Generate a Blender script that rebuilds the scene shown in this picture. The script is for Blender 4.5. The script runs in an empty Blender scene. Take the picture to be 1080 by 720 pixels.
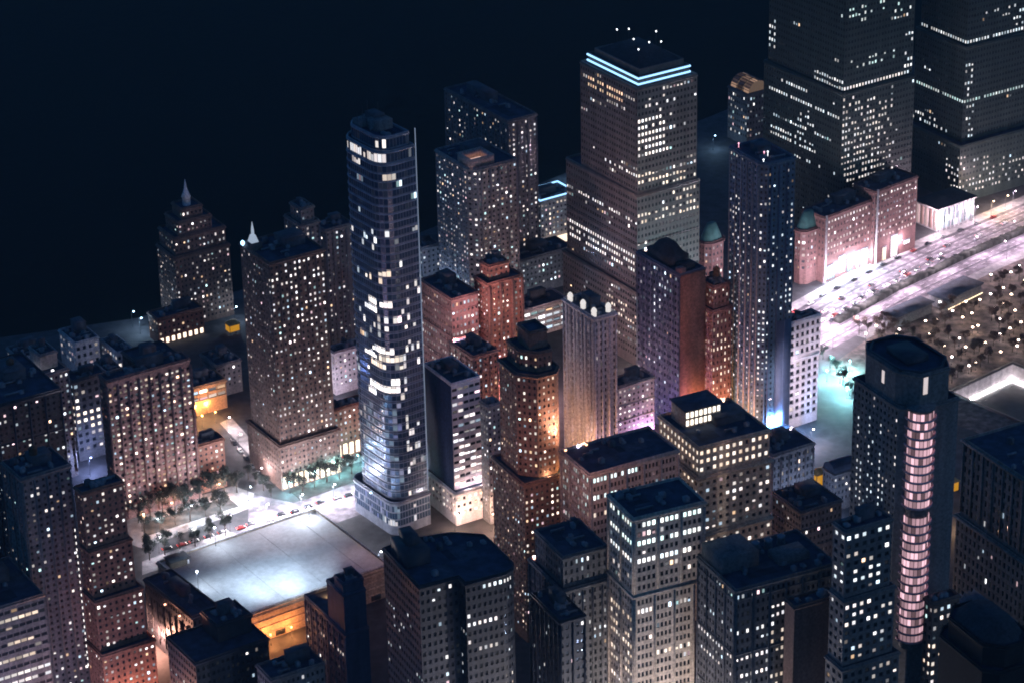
import bpy, bmesh, math, random
import numpy as np
from mathutils import Vector, Matrix
from mathutils.bvhtree import BVHTree
from mathutils.geometry import tessellate_polygon
random.seed(11)
RNG = random.Random(5)
scene = bpy.context.scene
col = scene.collection
rad = math.radians

# ------------------------------------------------------------------ camera
CAMH, FPX = 650.0, 3000.0
PIT, ROL = rad(25.5), rad(-1.27)
fw = Vector((0, math.cos(PIT), -math.sin(PIT)))
_r0 = Vector((1, 0, 0)); _u0 = Vector((0, math.sin(PIT), math.cos(PIT)))
rt = _r0 * math.cos(ROL) + _u0 * math.sin(ROL)
up = -_r0 * math.sin(ROL) + _u0 * math.cos(ROL)
CAMP = Vector((0, 0, CAMH))

def at(x, y, z=0.0):
    d = fw + rt * ((x - 540) / FPX) + up * ((360 - y) / FPX)
    t = (z - CAMH) / d.z
    return Vector((d.x * t, d.y * t, z))

def pr(p):
    q = Vector(p) - CAMP
    w = q.dot(fw)
    return 540 + FPX * q.dot(rt) / w, 360 - FPX * q.dot(up) / w

cam = bpy.data.objects.new('camera', bpy.data.cameras.new('camera'))
col.objects.link(cam)
cam.data.lens = FPX / 1080 * 36
cam.data.sensor_width = 36
cam.data.clip_start = 1
cam.data.clip_end = 60000
M3 = Matrix((rt, up, -fw)).transposed()
cam.matrix_world = Matrix.Translation(CAMP) @ M3.to_4x4()
scene.camera = cam

# ------------------------------------------------------------------ materials
MATS = {}
def nodes_of(name):
    m = bpy.data.materials.new(name)
    m.use_nodes = True
    nt = m.node_tree
    return m, nt, nt.nodes['Principled BSDF']

def wallmat(name, c, rough=0.85, grain=0.35, scale=0.9, metal=0.0, streak=0.25, spec=0.3):
    if name in MATS: return MATS[name]
    m, nt, b = nodes_of(name)
    N = nt.nodes; L = nt.links
    tc = N.new('ShaderNodeTexCoord')
    n1 = N.new('ShaderNodeTexNoise'); n1.inputs['Scale'].default_value = scale; n1.inputs['Detail'].default_value = 3
    mp = N.new('ShaderNodeMapping'); mp.inputs['Scale'].default_value = (0.25, 0.25, 0.035)
    n2 = N.new('ShaderNodeTexNoise'); n2.inputs['Scale'].default_value = 1.0; n2.inputs['Detail'].default_value = 4
    L.new(tc.outputs['Object'], n1.inputs['Vector']); L.new(tc.outputs['Object'], mp.inputs['Vector']); L.new(mp.outputs['Vector'], n2.inputs['Vector'])
    r1 = N.new('ShaderNodeMapRange'); r1.inputs['From Min'].default_value = .3; r1.inputs['From Max'].default_value = .7
    r1.inputs['To Min'].default_value = 1 - grain; r1.inputs['To Max'].default_value = 1 + grain
    r2 = N.new('ShaderNodeMapRange'); r2.inputs['From Min'].default_value = .3; r2.inputs['From Max'].default_value = .7
    r2.inputs['To Min'].default_value = 1 - streak; r2.inputs['To Max'].default_value = 1 + streak
    L.new(n1.outputs['Fac'], r1.inputs['Value']); L.new(n2.outputs['Fac'], r2.inputs['Value'])
    mu = N.new('ShaderNodeMath'); mu.operation = 'MULTIPLY'
    L.new(r1.outputs['Result'], mu.inputs[0]); L.new(r2.outputs['Result'], mu.inputs[1])
    vm = N.new('ShaderNodeVectorMath'); vm.operation = 'SCALE'; vm.inputs[0].default_value = c
    L.new(mu.outputs[0], vm.inputs['Scale'])
    L.new(vm.outputs['Vector'], b.inputs['Base Color'])
    b.inputs['Roughness'].default_value = rough; b.inputs['Metallic'].default_value = metal
    b.inputs['Specular IOR Level'].default_value = spec
    MATS[name] = m
    return m

def emit(name, c, s, sample=False):
    if name in MATS: return MATS[name]
    m, nt, b = nodes_of(name)
    b.inputs['Base Color'].default_value = (c[0] * .3, c[1] * .3, c[2] * .3, 1)
    b.inputs['Emission Color'].default_value = (*c, 1)
    b.inputs['Emission Strength'].default_value = s
    m.cycles.emission_sampling = 'AUTO' if sample else 'NONE'
    MATS[name] = m
    return m

GLOWK = 4.0
def glassmat(name, use_obj):
    m, nt, b = nodes_of(name)
    b.inputs['Base Color'].default_value = (.018, .022, .03, 1)
    b.inputs['Roughness'].default_value = .12
    if use_obj:
        a = nt.nodes.new('ShaderNodeObjectInfo'); out = a.outputs['Color']
    else:
        a = nt.nodes.new('ShaderNodeAttribute'); a.attribute_name = 'glow'; out = a.outputs['Color']
    nt.links.new(out, b.inputs['Emission Color'])
    b.inputs['Emission Strength'].default_value = GLOWK
    m.cycles.emission_sampling = 'NONE'
    return m
WIN_ONE = glassmat('window_glass_single', True)
WIN_MANY = glassmat('window_glass_many', False)
GLASSB = glassmat('blue_curtain_glass', False)
_b = GLASSB.node_tree.nodes['Principled BSDF']; _b.inputs['Base Color'].default_value = (.05, .10, .19, 1); _b.inputs['Metallic'].default_value = .55; _b.inputs['Roughness'].default_value = .18

ROOFS = [wallmat('roof_navy_membrane', (.036, .052, .088), .9, .3, .25, 0, .3), wallmat('roof_slate_membrane', (.045, .055, .08), .9, .35, .3, 0, .3)]
METAL = wallmat('galvanised_metal', (.16, .18, .21), .5, .25, .6, .3)
BULK = wallmat('bulkhead_render', (.06, .07, .09), .85, .25, .5)
PATCH = [wallmat('roof_patch_light', (.06, .075, .105), .9, .3, .4), wallmat('roof_patch_dark', (.022, .03, .05), .9, .3, .4)]
DARKM = wallmat('dark_metal', (.035, .04, .05), .5, .2, .5, .4)
TANKW = wallmat('tank_wood', (.09, .06, .045), .9)

# ------------------------------------------------------------------ mesh building
class MB:
    def __init__(s): s.V = []; s.F = []; s.n = 0; s.Q = []
    def quads(s, arr):                       # (n,4,3)
        if len(arr): s.Q.append(np.asarray(arr, dtype=np.float32).reshape(-1, 4, 3))
    def poly(s, pts):
        k = len(s.V); s.V += [tuple(p) for p in pts]; s.F.append(list(range(k, k + len(pts))))
    def mesh_data(s, V, F):
        k = len(s.V); s.V += [tuple(v) for v in V]; s.F += [[i + k for i in f] for f in F]
    def box(s, x0, y0, z0, x1, y1, z1, bottom=False):
        V = [(x0, y0, z0), (x1, y0, z0), (x1, y1, z0), (x0, y1, z0), (x0, y0, z1), (x1, y0, z1), (x1, y1, z1), (x0, y1, z1)]
        F = [[0, 1, 5, 4], [1, 2, 6, 5], [2, 3, 7, 6], [3, 0, 4, 7], [4, 5, 6, 7]] + ([[3, 2, 1, 0]] if bottom else [])
        s.mesh_data(V, F)
    def prism(s, poly, z0, z1, top=True, bottom=False):
        n = len(poly)
        V = [(p[0], p[1], z0) for p in poly] + [(p[0], p[1], z1) for p in poly]
        F = [[i, (i + 1) % n, n + (i + 1) % n, n + i] for i in range(n)]
        if top: F.append([n + i for i in range(n)])
        if bottom: F.append([n - 1 - i for i in range(n)])
        s.mesh_data(V, F)
    def ring(s, outer, inner, z0, z1):
        n = len(outer)
        V = [(p[0], p[1], z) for z in (z0, z1) for pl in (outer, inner) for p in pl]
        o0, i0, o1, i1 = 0, n, 2 * n, 3 * n
        F = []
        for i in range(n):
            j = (i + 1) % n
            F += [[o0 + i, o0 + j, o1 + j, o1 + i], [i0 + j, i0 + i, i1 + i, i1 + j], [o1 + i, o1 + j, i1 + j, i1 + i], [o0 + j, o0 + i, i0 + i, i0 + j]]
        s.mesh_data(V, F)
    def lathe(s, cx, cy, prof, n=12, ph=0.0):
        V = []; F = []
        for r, z in prof:
            for k in range(n):
                a = 2 * math.pi * k / n + ph
                V.append((cx + r * math.cos(a), cy + r * math.sin(a), z))
        for i in range(len(prof) - 1):
            for k in range(n):
                F.append([i * n + k, i * n + (k + 1) % n, (i + 1) * n + (k + 1) % n, (i + 1) * n + k])
        F.append([(len(prof) - 1) * n + k for k in range(n)])
        s.mesh_data(V, F)
    def tube(s, a, b, r, n=6, r2=None):
        a = Vector(a); b = Vector(b); d = (b - a).normalized()
        x = d.orthogonal().normalized(); y = d.cross(x); r2 = r if r2 is None else r2
        V = [];
        for p, q in ((a, r), (b, r2)):
            for k in range(n):
                t = 2 * math.pi * k / n
                V.append(p + (x * math.cos(t) + y * math.sin(t)) * q)
        F = [[k, (k + 1) % n, n + (k + 1) % n, n + k] for k in range(n)] + [[n + k for k in range(n)], [n - 1 - k for k in range(n)]]
        s.mesh_data(V, F)
    def mesh(s, name):
        V = np.array(s.V, dtype=np.float32).reshape(-1, 3)
        loops = [i for f in s.F for i in f]; sizes = [len(f) for f in s.F]
        if s.Q:
            q = np.concatenate(s.Q); k = len(V); n = len(q)
            V = np.concatenate([V, q.reshape(-1, 3)])
            loops = np.concatenate([np.array(loops, dtype=np.int32), np.arange(k, k + 4 * n, dtype=np.int32)])
            sizes = np.concatenate([np.array(sizes, dtype=np.int32), np.full(n, 4, dtype=np.int32)])
        loops = np.asarray(loops, dtype=np.int32); sizes = np.asarray(sizes, dtype=np.int32)
        me = bpy.data.meshes.new(name)
        me.vertices.add(len(V)); me.vertices.foreach_set('co', V.ravel())
        me.loops.add(len(loops)); me.loops.foreach_set('vertex_index', loops)
        me.polygons.add(len(sizes))
        me.polygons.foreach_set('loop_start', np.concatenate([[0], np.cumsum(sizes)[:-1]]).astype(np.int32))
        me.update(calc_edges=True)
        return me
    def build(s, name, mat, parent=None):
        me = s.mesh(name)
        if mat: me.materials.append(mat)
        o = bpy.data.objects.new(name, me); col.objects.link(o)
        if parent: o.parent = parent
        return o

def empty(name, loc, rz=0.0):
    o = bpy.data.objects.new(name, None); col.objects.link(o)
    o.location = loc; o.rotation_euler = (0, 0, rz); o.empty_display_size = 2
    return o
def tag(o, label=None, cat=None, group=None, kind=None):
    if label: o['label'] = label
    if cat: o['category'] = cat
    if group: o['group'] = group
    if kind: o['kind'] = kind
    return o
def copy_tree(o, parent=None):
    c = o.copy(); col.objects.link(c)
    if parent: c.parent = parent
    for ch in list(o.children): copy_tree(ch, c)
    return c

def offset(poly, d):
    """offset a CCW polygon outwards by d"""
    n = len(poly); out = []
    for i in range(n):
        p0 = Vector(poly[i - 1]); p1 = Vector(poly[i]); p2 = Vector(poly[(i + 1) % n])
        e1 = (p1 - p0).normalized(); e2 = (p2 - p1).normalized()
        n1 = Vector((e1.y, -e1.x)); n2 = Vector((e2.y, -e2.x))
        b = n1 + n2
        b = b / max(b.length_squared, .3) * 2
        out.append(tuple(p1 + b * d))
    return out
def rect(u0, v0, u1, v1): return [(u0, v0), (u1, v0), (u1, v1), (u0, v1)]
def chamfer(u0, v0, u1, v1, c): return [(u0 + c, v0), (u1 - c, v0), (u1, v0 + c), (u1, v1 - c), (u1 - c, v1), (u0 + c, v1), (u0, v1 - c), (u0, v0 + c)]
def rounded(u0, v0, u1, v1, radii, n=6):
    """radii for corners (u0v0),(u1v0),(u1v1),(u0v1)"""
    out = []
    for (cx, cy, a0), r in zip(((u0, v0, 180), (u1, v0, 270), (u1, v1, 0), (u0, v1, 90)), radii):
        sx = 1 if cx == u0 else -1; sy = 1 if cy == v0 else -1
        if r <= 0: out.append((cx, cy)); continue
        for k in range(n + 1):
            a = rad(a0 + 90 * k / n)
            out.append((cx + sx * r + r * math.cos(a), cy + sy * r + r * math.sin(a)))
    return out

# ------------------------------------------------------------------ facade styles
ST = {
 'resi':   dict(bw=2.65, fh=2.9, fx=.42, fz=.46, dep=.3),
 'balc':   dict(bw=2.7, fh=3.05, fx=.58, fz=.5, dep=.7),
 'resi2':  dict(bw=2.4, fh=3.0, fx=.42, fz=.46, dep=.35),
 'office': dict(bw=2.2, fh=3.9, fx=.52, fz=.46, dep=.35),
 'group':  dict(bw=1.75, fh=4.15, fx=.66, fz=.54, dep=.4, grp=4, pier=1.5),
 'wfc':    dict(bw=2.15, fh=3.75, fx=.52, fz=.46, dep=.2),
 'wfcs':   dict(bw=2.5, fh=3.6, fx=.42, fz=.42, dep=.2),
 'strip':  dict(bw=3.0, fh=3.7, fx=.86, fz=.42, dep=.3),
 'deck':   dict(bw=4.5, fh=3.4, fx=.9, fz=.55, dep=.9),
 'glass':  dict(bw=1.55, fh=3.9, fx=.9, fz=.84, dep=.1),
 'vert':   dict(bw=2.3, fh=3.6, fx=.4, fz=.55, dep=.55),
 'bigwin': dict(bw=3.3, fh=3.9, fx=.52, fz=.5, dep=.5),
 'grid':   dict(bw=3.4, fh=3.9, fx=.7, fz=.6, dep=.8),
 'arch':   dict(bw=3.0, fh=4.6, fx=.46, fz=.6, dep=.5),
 'blank':  None,
}
PAL = {
 'w': [(1, .84, .70), (1, .90, .80), (1, .78, .60)],
 'n': [(1, .93, .88), (.95, .95, 1), (1, .87, .8), (1, .9, .9)],
 'c': [(.86, .93, 1), (1, .97, .95), (.75, .9, 1), (.95, .97, 1)],
 'o': [(1, .7, .45), (1, .6, .4)],
 'b': [(.45, .5, 1), (.7, .7, 1), (.6, .8, 1)],
 't': [(.7, 1, .98), (.82, .98, 1), (.93, 1, .98)],
}

def spans(w, st):
    if st.get('grp'):
        n, bw, pier = st['grp'], st['bw'], st['pier']
        k = max(1, round((w - pier) / (n * bw + pier)))
        sc = (w - (k + 1) * pier) / (k * n)
        out = []
        for g in range(k):
            x0 = pier + g * (n * sc + pier)
            for i in range(n):
                c = x0 + (i + .5) * sc; out.append((c - sc * st['fx'] / 2, c + sc * st['fx'] / 2))
        return out
    nb = max(1, int(round(w / st['bw']))); bw = w / nb
    return [((i + .5) * bw - bw * st['fx'] / 2, (i + .5) * bw + bw * st['fx'] / 2) for i in range(nb)]

def facade(mb, p, q, z0, z1, st, bot, topm, panes):
    p = np.array(p); q = np.array(q); w = float(np.hypot(*(q - p)))
    if w < 1e-3: return
    d = (q - p) / w; n = np.array((d[1], -d[0]))
    def P(x, z, o=0.0): return (p[0] + d[0] * x + n[0] * o, p[1] + d[1] * x + n[1] * o, z)
    H = z1 - z0 - bot - topm
    nf = int(round(H / st['fh'])) if st else 0
    if st is None or nf < 1 or w < 1.2:
        mb.quads([[P(0, z0), P(w, z0), P(w, z1), P(0, z1)]]); return
    fh = H / nf
    xs = spans(w, st); zs = [(z0 + bot + (i + .5) * fh - fh * st['fz'] / 2, z0 + bot + (i + .5) * fh + fh * st['fz'] / 2) for i in range(nf)]
    Q = []; zb = z0; dp = st['dep']
    for (a, b) in zs:
        Q.append([P(0, zb), P(w, zb), P(w, a), P(0, a)]); zb = b
        xb = 0
        for (x0, x1) in xs:
            Q.append([P(xb, a), P(x0, a), P(x0, b), P(xb, b)]); xb = x1
            Q.append([P(x0, a), P(x1, a), P(x1, a, -dp), P(x0, a, -dp)])
            Q.append([P(x0, b, -dp), P(x1, b, -dp), P(x1, b), P(x0, b)])
            Q.append([P(x0, a, -dp), P(x0, b, -dp), P(x0, b), P(x0, a)])
            Q.append([P(x1, a), P(x1, b), P(x1, b, -dp), P(x1, a, -dp)])
            panes.append((P((x0 + x1) / 2, (a + b) / 2, -dp), (n[0], n[1]), x1 - x0, b - a, round(nf - 1 - zs.index((a, b)))))
        Q.append([P(xb, a), P(w, a), P(w, b), P(xb, b)])
    Q.append([P(0, zb), P(w, zb), P(w, z1), P(0, z1)])
    mb.quads(Q)

# ------------------------------------------------------------------ buildings
BLD = []          # name, root, panes ...
FOOT = {}
SOLID_V, SOLID_F = [], []

def solve(C, z, Rx, Lx, th):
    c = at(C[0], C[1], z); t = rad(th)
    U = Vector((math.cos(t), math.sin(t), 0)); Vv = Vector((-math.sin(t), math.cos(t), 0))
    lo, hi = 0, 500
    for _ in range(50):
        a = (lo + hi) / 2
        if pr(c + U * a)[0] < Rx: lo = a
        else: hi = a
    lo, hi = 0, 500
    for _ in range(50):
        b = (lo + hi) / 2
        if pr(c + Vv * b)[0] > Lx: lo = b
        else: hi = b
    return c, a, b

class Bd: pass
def building(key, name, label, C, z, Rx, Lx, th, wall, tiers=None, style='resi', cat='building', p=(.2, .3), bright=1.0, pal='n', rows=(), run=1,
             clutter=4, tank=False, cornice=.5, bot=4.5, group=None, topm=1.6, glass=None, dim=.004, bulk=True, roof=0, amax=None, bmax=None, corncol=None, seed=0):
    c, a, b = solve(C, z, Rx, Lx, th)
    if amax: a = min(a, amax)
    if bmax: b = min(b, bmax)
    root = empty(name, (c.x, c.y, 0), rad(th))
    tag(root, label, cat, group)
    B = Bd(); B.root = root; B.a = a; B.b = b; B.z = z; B.th = rad(th); B.c = Vector((c.x, c.y, 0)); B.key = key
    B.M = Matrix.Translation(B.c) @ Matrix.Rotation(B.th, 4, 'Z')
    B.panes = []; B.p = p; B.bright = bright; B.pal = pal; B.rows = rows; B.run = run; B.seed = seed; B.dim = dim; B.glass = glass
    tiers = tiers or [dict(z0=0, z1=z)]
    toc = Vector((-c.x, -c.y)).normalized()
    rl = random.Random(sum(map(ord, key)) + seed)
    wmb = MB(); rmb = MB(); cmb = MB()
    ftop = None
    for T in tiers:
        poly = T.get('poly') or rect(0, 0, a, b)
        if callable(poly): poly = poly(a, b)
        z0, z1 = T['z0'], T['z1']
        stl = T.get('style', style)
        for i in range(len(poly)):
            e0, e1 = Vector(poly[i]), Vector(poly[(i + 1) % len(poly)])
            d = (e1 - e0)
            if d.length < 1e-4: continue
            d.normalize(); nl = Vector((d.y, -d.x))
            nw = Vector((nl.x * math.cos(B.th) - nl.y * math.sin(B.th), nl.x * math.sin(B.th) + nl.y * math.cos(B.th)))
            sname = stl
            if isinstance(stl, tuple): sname = stl[0] if abs(nl.x) > abs(nl.y) else stl[1]
            st = ST[sname] if nw.dot(toc) > -.12 else None
            k = len(B.panes)
            facade(wmb, e0, e1, z0, z1, st, T.get('bot', bot if z0 == 0 else 1.0), T.get('topm', topm), B.panes)
        n = len(poly); k = len(SOLID_V)
        for zz in (z0, z1):
            for q in poly: SOLID_V.append(B.M @ Vector((q[0], q[1], zz)))
        for i in range(n): SOLID_F.append((k + i, k + (i + 1) % n, k + n + (i + 1) % n, k + n + i))
        SOLID_F.append(tuple(k + n + i for i in range(n)))
        if T.get('roof', True):
            rmb = MB(); rmb.poly([(q[0], q[1], z1 - .6) for q in offset(poly, -.3)]); B.roof = rmb.build('roof', ROOFS[roof], root)
            wmb.ring(offset(poly, .02), offset(poly, -.45), z1 - .05, z1 + .45)
            wmb.ring(offset(poly, -.2), offset(poly, -.45), z1 - 1.0, z1 - .05)
        cn = T.get('cornice', cornice)
        if cn:
            cmb = MB(); cmb.ring(offset(poly, cn), offset(poly, .03), z1 - 1.1, z1 - .25); cmb.build('cornice', corncol or wall, root)
        ftop = (poly, z1)
    B.top = ftop
    FOOT[key] = [(B.M @ Vector((q[0], q[1], 0))).to_2d() for q in (tiers[0].get('poly') if not callable(tiers[0].get('poly')) else tiers[0]['poly'](a, b)) or rect(0, 0, a, b)]
    B.wall = wmb.build('wall', wall, root)
    # rooftop things: bulkhead, units, tank - parts of the building
    poly, zt = ftop
    us = [q[0] for q in poly]; vs = [q[1] for q in poly]
    u0, u1, v0, v1 = min(us), max(us), min(vs), max(vs)
    zt -= .6
    if clutter:
        w, h = u1 - u0, v1 - v0
        if bulk and w > 8 and h > 8:
            bw_, bh_ = w * rl.uniform(.28, .42), h * rl.uniform(.25, .4)
            bu, bv = u0 + w * rl.uniform(.3, .5), v0 + h * rl.uniform(.4, .55)
            m = MB(); hh = rl.uniform(3, 5.5); m.box(bu, bv, zt, min(bu + bw_, u1 - 1), min(bv + bh_, v1 - 1), zt + hh)
            m.box(bu - .2, bv - .2, zt + hh + .003, min(bu + bw_, u1 - 1) + .2, min(bv + bh_, v1 - 1) + .2, zt + hh + .35, True)
            m.build('bulkhead', BULK, root)
        w, h = u1 - u0, v1 - v0
        if w > 7 and h > 7:
            for i in range(3):
                pu, pv = u0 + w * rl.uniform(.1, .6), v0 + h * rl.uniform(.1, .6)
                m = MB(); q = (pu, pv, min(pu + w * rl.uniform(.15, .3), u1 - .8), min(pv + h * rl.uniform(.1, .3), v1 - .8)); m.poly([(q[0], q[1], zt + .004 + i * .004), (q[2], q[1], zt + .004 + i * .004), (q[2], q[3], zt + .004 + i * .004), (q[0], q[3], zt + .004 + i * .004)]); m.build('roof_patch', PATCH[i % 2], root)
            for i in range(2):
                pu, pv = u0 + w * rl.uniform(.12, .5), v0 + h * rl.uniform(.12, .85); m = MB(); L_ = min(rl.uniform(4, 10), u1 - 1 - pu)
                if L_ > 2: m.box(pu, pv, zt + .5, pu + L_, pv + .7, zt + 1.2, True); m.box(pu + .2, pv + .1, zt, pu + .5, pv + .6, zt + .49); m.box(pu + L_ - .5, pv + .1, zt, pu + L_ - .2, pv + .6, zt + .49); m.build('duct', METAL, root)
            m = MB(); pu, pv = u0 + w * rl.uniform(.1, .8), v0 + h * rl.uniform(.6, .88); m.box(pu, pv, zt, pu + 2.2, pv + 2.4, zt + 2.6); m.box(pu + .6, pv - .05, zt + .1, pu + 1.5, pv - .005, zt + 2.1, True); m.build('roof_door_house', BULK, root)
        for i in range(clutter + 3):
            s = rl.uniform(1.2, 2.6); t = rl.uniform(1.2, 3.2); hh = rl.uniform(.9, 2.2)
            uu = rl.uniform(u0 + 1.2, max(u0 + 1.3, u1 - s - 1.2)); vv = rl.uniform(v0 + 1.2, max(v0 + 1.3, v1 - t - 1.2))
            if uu + s > u1 - .6 or vv + t > v1 - .6: continue
            m = MB(); m.box(uu, vv, zt, uu + s, vv + t, zt + hh)
            m.lathe(uu + s / 2, vv + t / 2, [(min(s, t) * .38, zt + hh + .002), (min(s, t) * .38, zt + hh + .3), (min(s, t) * .3, zt + hh + .32)], 10)
            m.build('rooftop_unit', METAL, root)
    if tank:
        uu, vv = u0 + (u1 - u0) * tank[0], v0 + (v1 - v0) * tank[1]
        m = MB()
        for sx in (-1, 1):
            for sy in (-1, 1): m.tube((uu + sx, vv + sy, zt), (uu + sx, vv + sy, zt + 3.2), .12, 5)
        m.build('tank_stand', DARKM, root)
        m = MB(); m.lathe(uu, vv, [(1.75, zt + 3.2), (1.75, zt + 6.8), (1.85, zt + 6.8), (.1, zt + 8.4)], 14); m.build('water_tank', TANKW, root)
    BLD.append(B)
    return B

def relief(B, z0, z1, piers=0, belts=0, dep=.45, mat=None, u0=0, v0=0, a=None, b=None, faces='RL'):
    a = B.a if a is None else a; b = B.b if b is None else b; mat = mat or B.wall.data.materials[0]
    if piers:
        for f in faces:
            L = a - u0 if f == 'R' else b - v0; n = max(2, int(L / piers)); m = MB()
            for i in range(n + 1):
                t = (u0 if f == 'R' else v0) + (L - .7) * i / n
                if f == 'R': m.box(t, v0 - dep, z0, t + .7, v0 - .03, z1, True)
                else: m.box(u0 - dep, t, z0, u0 - .03, t + .7, z1, True)
            part(B, 'piers', m, mat)
    if belts:
        z = z0 + belts
        while z < z1 - 2:
            m = MB(); P = rect(u0, v0, a, b); m.ring(offset(P, dep * .8), offset(P, .03), z, z + .45); part(B, 'belt_course', m, mat); z += belts
def part(B, name, mb, mat, label=None):
    o = mb.build(name, mat, B.root)
    if label: o['label'] = label
    return o


# ------------------------------------------------------------------ wall colours
BRICK = wallmat('red_brick', (.25, .115, .085)); BRICKD = wallmat('dark_brick', (.15, .085, .075)); BRICKP = wallmat('rose_brick', (.245, .135, .125))
TAN = wallmat('tan_stone', (.5, .42, .36)); CREAMS = wallmat('cream_stone', (.44, .36, .28)); PALE = wallmat('pale_concrete', (.42, .40, .42))
GREY = wallmat('grey_stone', (.27, .255, .26)); GREYG = wallmat('weathered_stone', (.17, .175, .165)); GREYD = wallmat('dark_grey_stone', (.13, .13, .14)); BROWN = wallmat('brown_brick', (.16, .105, .09))
NAVY = wallmat('navy_panel', (.07, .095, .16), .6, .12, .4, .1); BLACKB = wallmat('black_panel', (.035, .04, .055), .55, .2, .5, .1)
GRANITE = wallmat('polished_granite', (.14, .13, .125), .45, .2, .8); GREENG = wallmat('dark_green_granite', (.04, .055, .055), .4, .2, .8)
WINE = wallmat('wine_brick', (.15, .082, .08)); WHITEP = wallmat('white_painted_concrete', (.66, .62, .66), .7, .12); COPPER = wallmat('green_copper', (.07, .17, .16), .6, .25, .3)
FLOORE = wallmat('pale_floor_edge', (.34, .39, .5), .5, .15, .5); BLUEG = wallmat('blue_grey_panel', (.07, .12, .18), .6); STEEL = wallmat('mullion_steel', (.22, .25, .32), .35, .2, .5, .3); SLATE = wallmat('slate_roof', (.03, .035, .045), .8)

def pyr(mb, poly, z0, z1, sc):
    n = len(poly); cx = sum(p[0] for p in poly) / n; cy = sum(p[1] for p in poly) / n
    V = [(p[0], p[1], z0) for p in poly] + [(cx + (p[0] - cx) * sc, cy + (p[1] - cy) * sc, z1) for p in poly]
    mb.mesh_data(V, [[i, (i + 1) % n, n + (i + 1) % n, n + i] for i in range(n)] + [[n + i for i in range(n)]])

def box_part(B, name, mat, x0, y0, z0, x1, y1, z1, label=None):
    m = MB(); m.box(x0, y0, z0, x1, y1, z1, True); return part(B, name, m, mat, label)

# ================================================================== FAR ROW: OFFICE TOWERS BY THE RIVER
NEON = emit('neon_blue_white', (.32, .62, 1), 2.2, True); RED = emit('red_beacon', (1, .12, .16), 3); WHITEL = emit('white_beacon', (.9, .95, 1), 4)
W1 = building('W1', 'office_tower', 'stepped granite office tower crowned by two blue white neon bands', (672, 207), 95, 738, 597, 32.5, GRANITE,
    tiers=[dict(z0=0, z1=42, poly=lambda a, b: rect(-1.5, -1.5, a + 2, b + 2)), dict(z0=42, z1=95), dict(z0=95, z1=152, poly=lambda a, b: rect(.8, .8, a - 1.5, b - 13), topm=1),
           dict(z0=152, z1=157, poly=lambda a, b: rect(3, 3, a - 5, b - 17), style='blank', cornice=0), dict(z0=157, z1=160, poly=lambda a, b: rect(5, 5, a - 7, b - 20), style='blank', cornice=0)],
    style='wfc', cat='office tower', p=(.08, .13), bright=.75, pal='n', run=3, clutter=0, cornice=.25,
    rows=[('row', 271, 288, 600, 671, .93, 1.0, 'n'), ('row', 230, 237, 615, 671, .8, .9), ('row', 303, 309, 614, 655, .75, .8), ('row', 322, 345, 640, 672, .6, .8, 'w'), ('row', 186, 194, 638, 672, .85, .9),
          ('row', 105, 120, 620, 657, .9, .9, 'o'), ('box', 673, 122, 702, 163, .97, 1.5, 'n'), ('box', 673, 181, 710, 193, .85, 1.1, 'w'), ('row', 224, 243, 672, 737, .75, .8, 'w'),
          ('row', 192, 224, 700, 737, .55, .8, 'w'), ('box', 672, 100, 735, 122, .22, .7)])
m = MB(); pyr(m, rect(5.6, 5.6, W1.a - 7.6, W1.b - 20.6), 159.42, 165, .5); part(W1, 'truncated_pyramid_roof', m, SLATE)
for zz in (153.2, 156.2):
    k = 3 if zz < 160 else 3
    pl = rect(k, k, W1.a - 5, W1.b - 17)
    m = MB(); m.ring(offset(pl, .55), offset(pl, .06), zz, zz + .75); part(W1, 'neon_band', m, NEON)
for k in range(7):
    m = MB(); uu, vv = 8 + (k * 5.3) % (W1.a - 18), 10 + (k * 11.7) % (W1.b - 32)
    m.tube((uu, vv, 160), (uu, vv, 168.5 + (k % 3)), .12, 5); q = part(W1, 'beacon_mast', m, DARKM)
    m = MB(); m.lathe(uu, vv, [(.1, 168.4 + (k % 3)), (.42, 168.9 + (k % 3)), (.1, 169.3 + (k % 3))], 8); o = m.build('beacon', WHITEL, q)

W2 = building('W2', 'office_tower', 'massive dark green office tower with densely lit pinkish lower right face', (889, 100), 96, 965, 806, 33.5, GREENG,
    tiers=[dict(z0=0, z1=96), dict(z0=96, z1=185, poly=lambda a, b: rect(1.2, 1.2, a - 1, b - 2), bot=.5)], style='wfc', cat='office tower', p=(.014, .035), bright=.7, pal='c', run=3, clutter=0, cornice=.3,
    rows=[('row', 121, 127, 808, 886, .88, .8), ('row', 112, 118, 824, 853, .9, .7), ('box', 841, 117, 860, 142, .7, .7), ('row', 163, 174, 812, 862, .8, .75), ('row', 183, 192, 838, 889, .4, .7),
          ('box', 888, 103, 928, 200, .78, .62, 'n'), ('box', 928, 103, 946, 185, .45, .55, 'n'), ('box', 917, 135, 928, 172, .95, 1.3, 'n'), ('row', 92, 97, 889, 952, .97, .8, 'n'), ('row', 87, 97, 858, 889, .85, .7),
          ('box', 953, 56, 967, 86, .9, .8), ('box', 953, 34, 967, 46, .8, .7), ('box', 896, 4, 914, 22, .6, .6, 't'), ('box', 806, 22, 819, 50, .9, .8), ('row', 68, 80, 895, 945, .4, .6, 't'), ('row', 14, 24, 885, 965, .3, .5, 't'),
          ('box', 928, -60, 966, 12, .3, .6, 't')])
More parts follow.
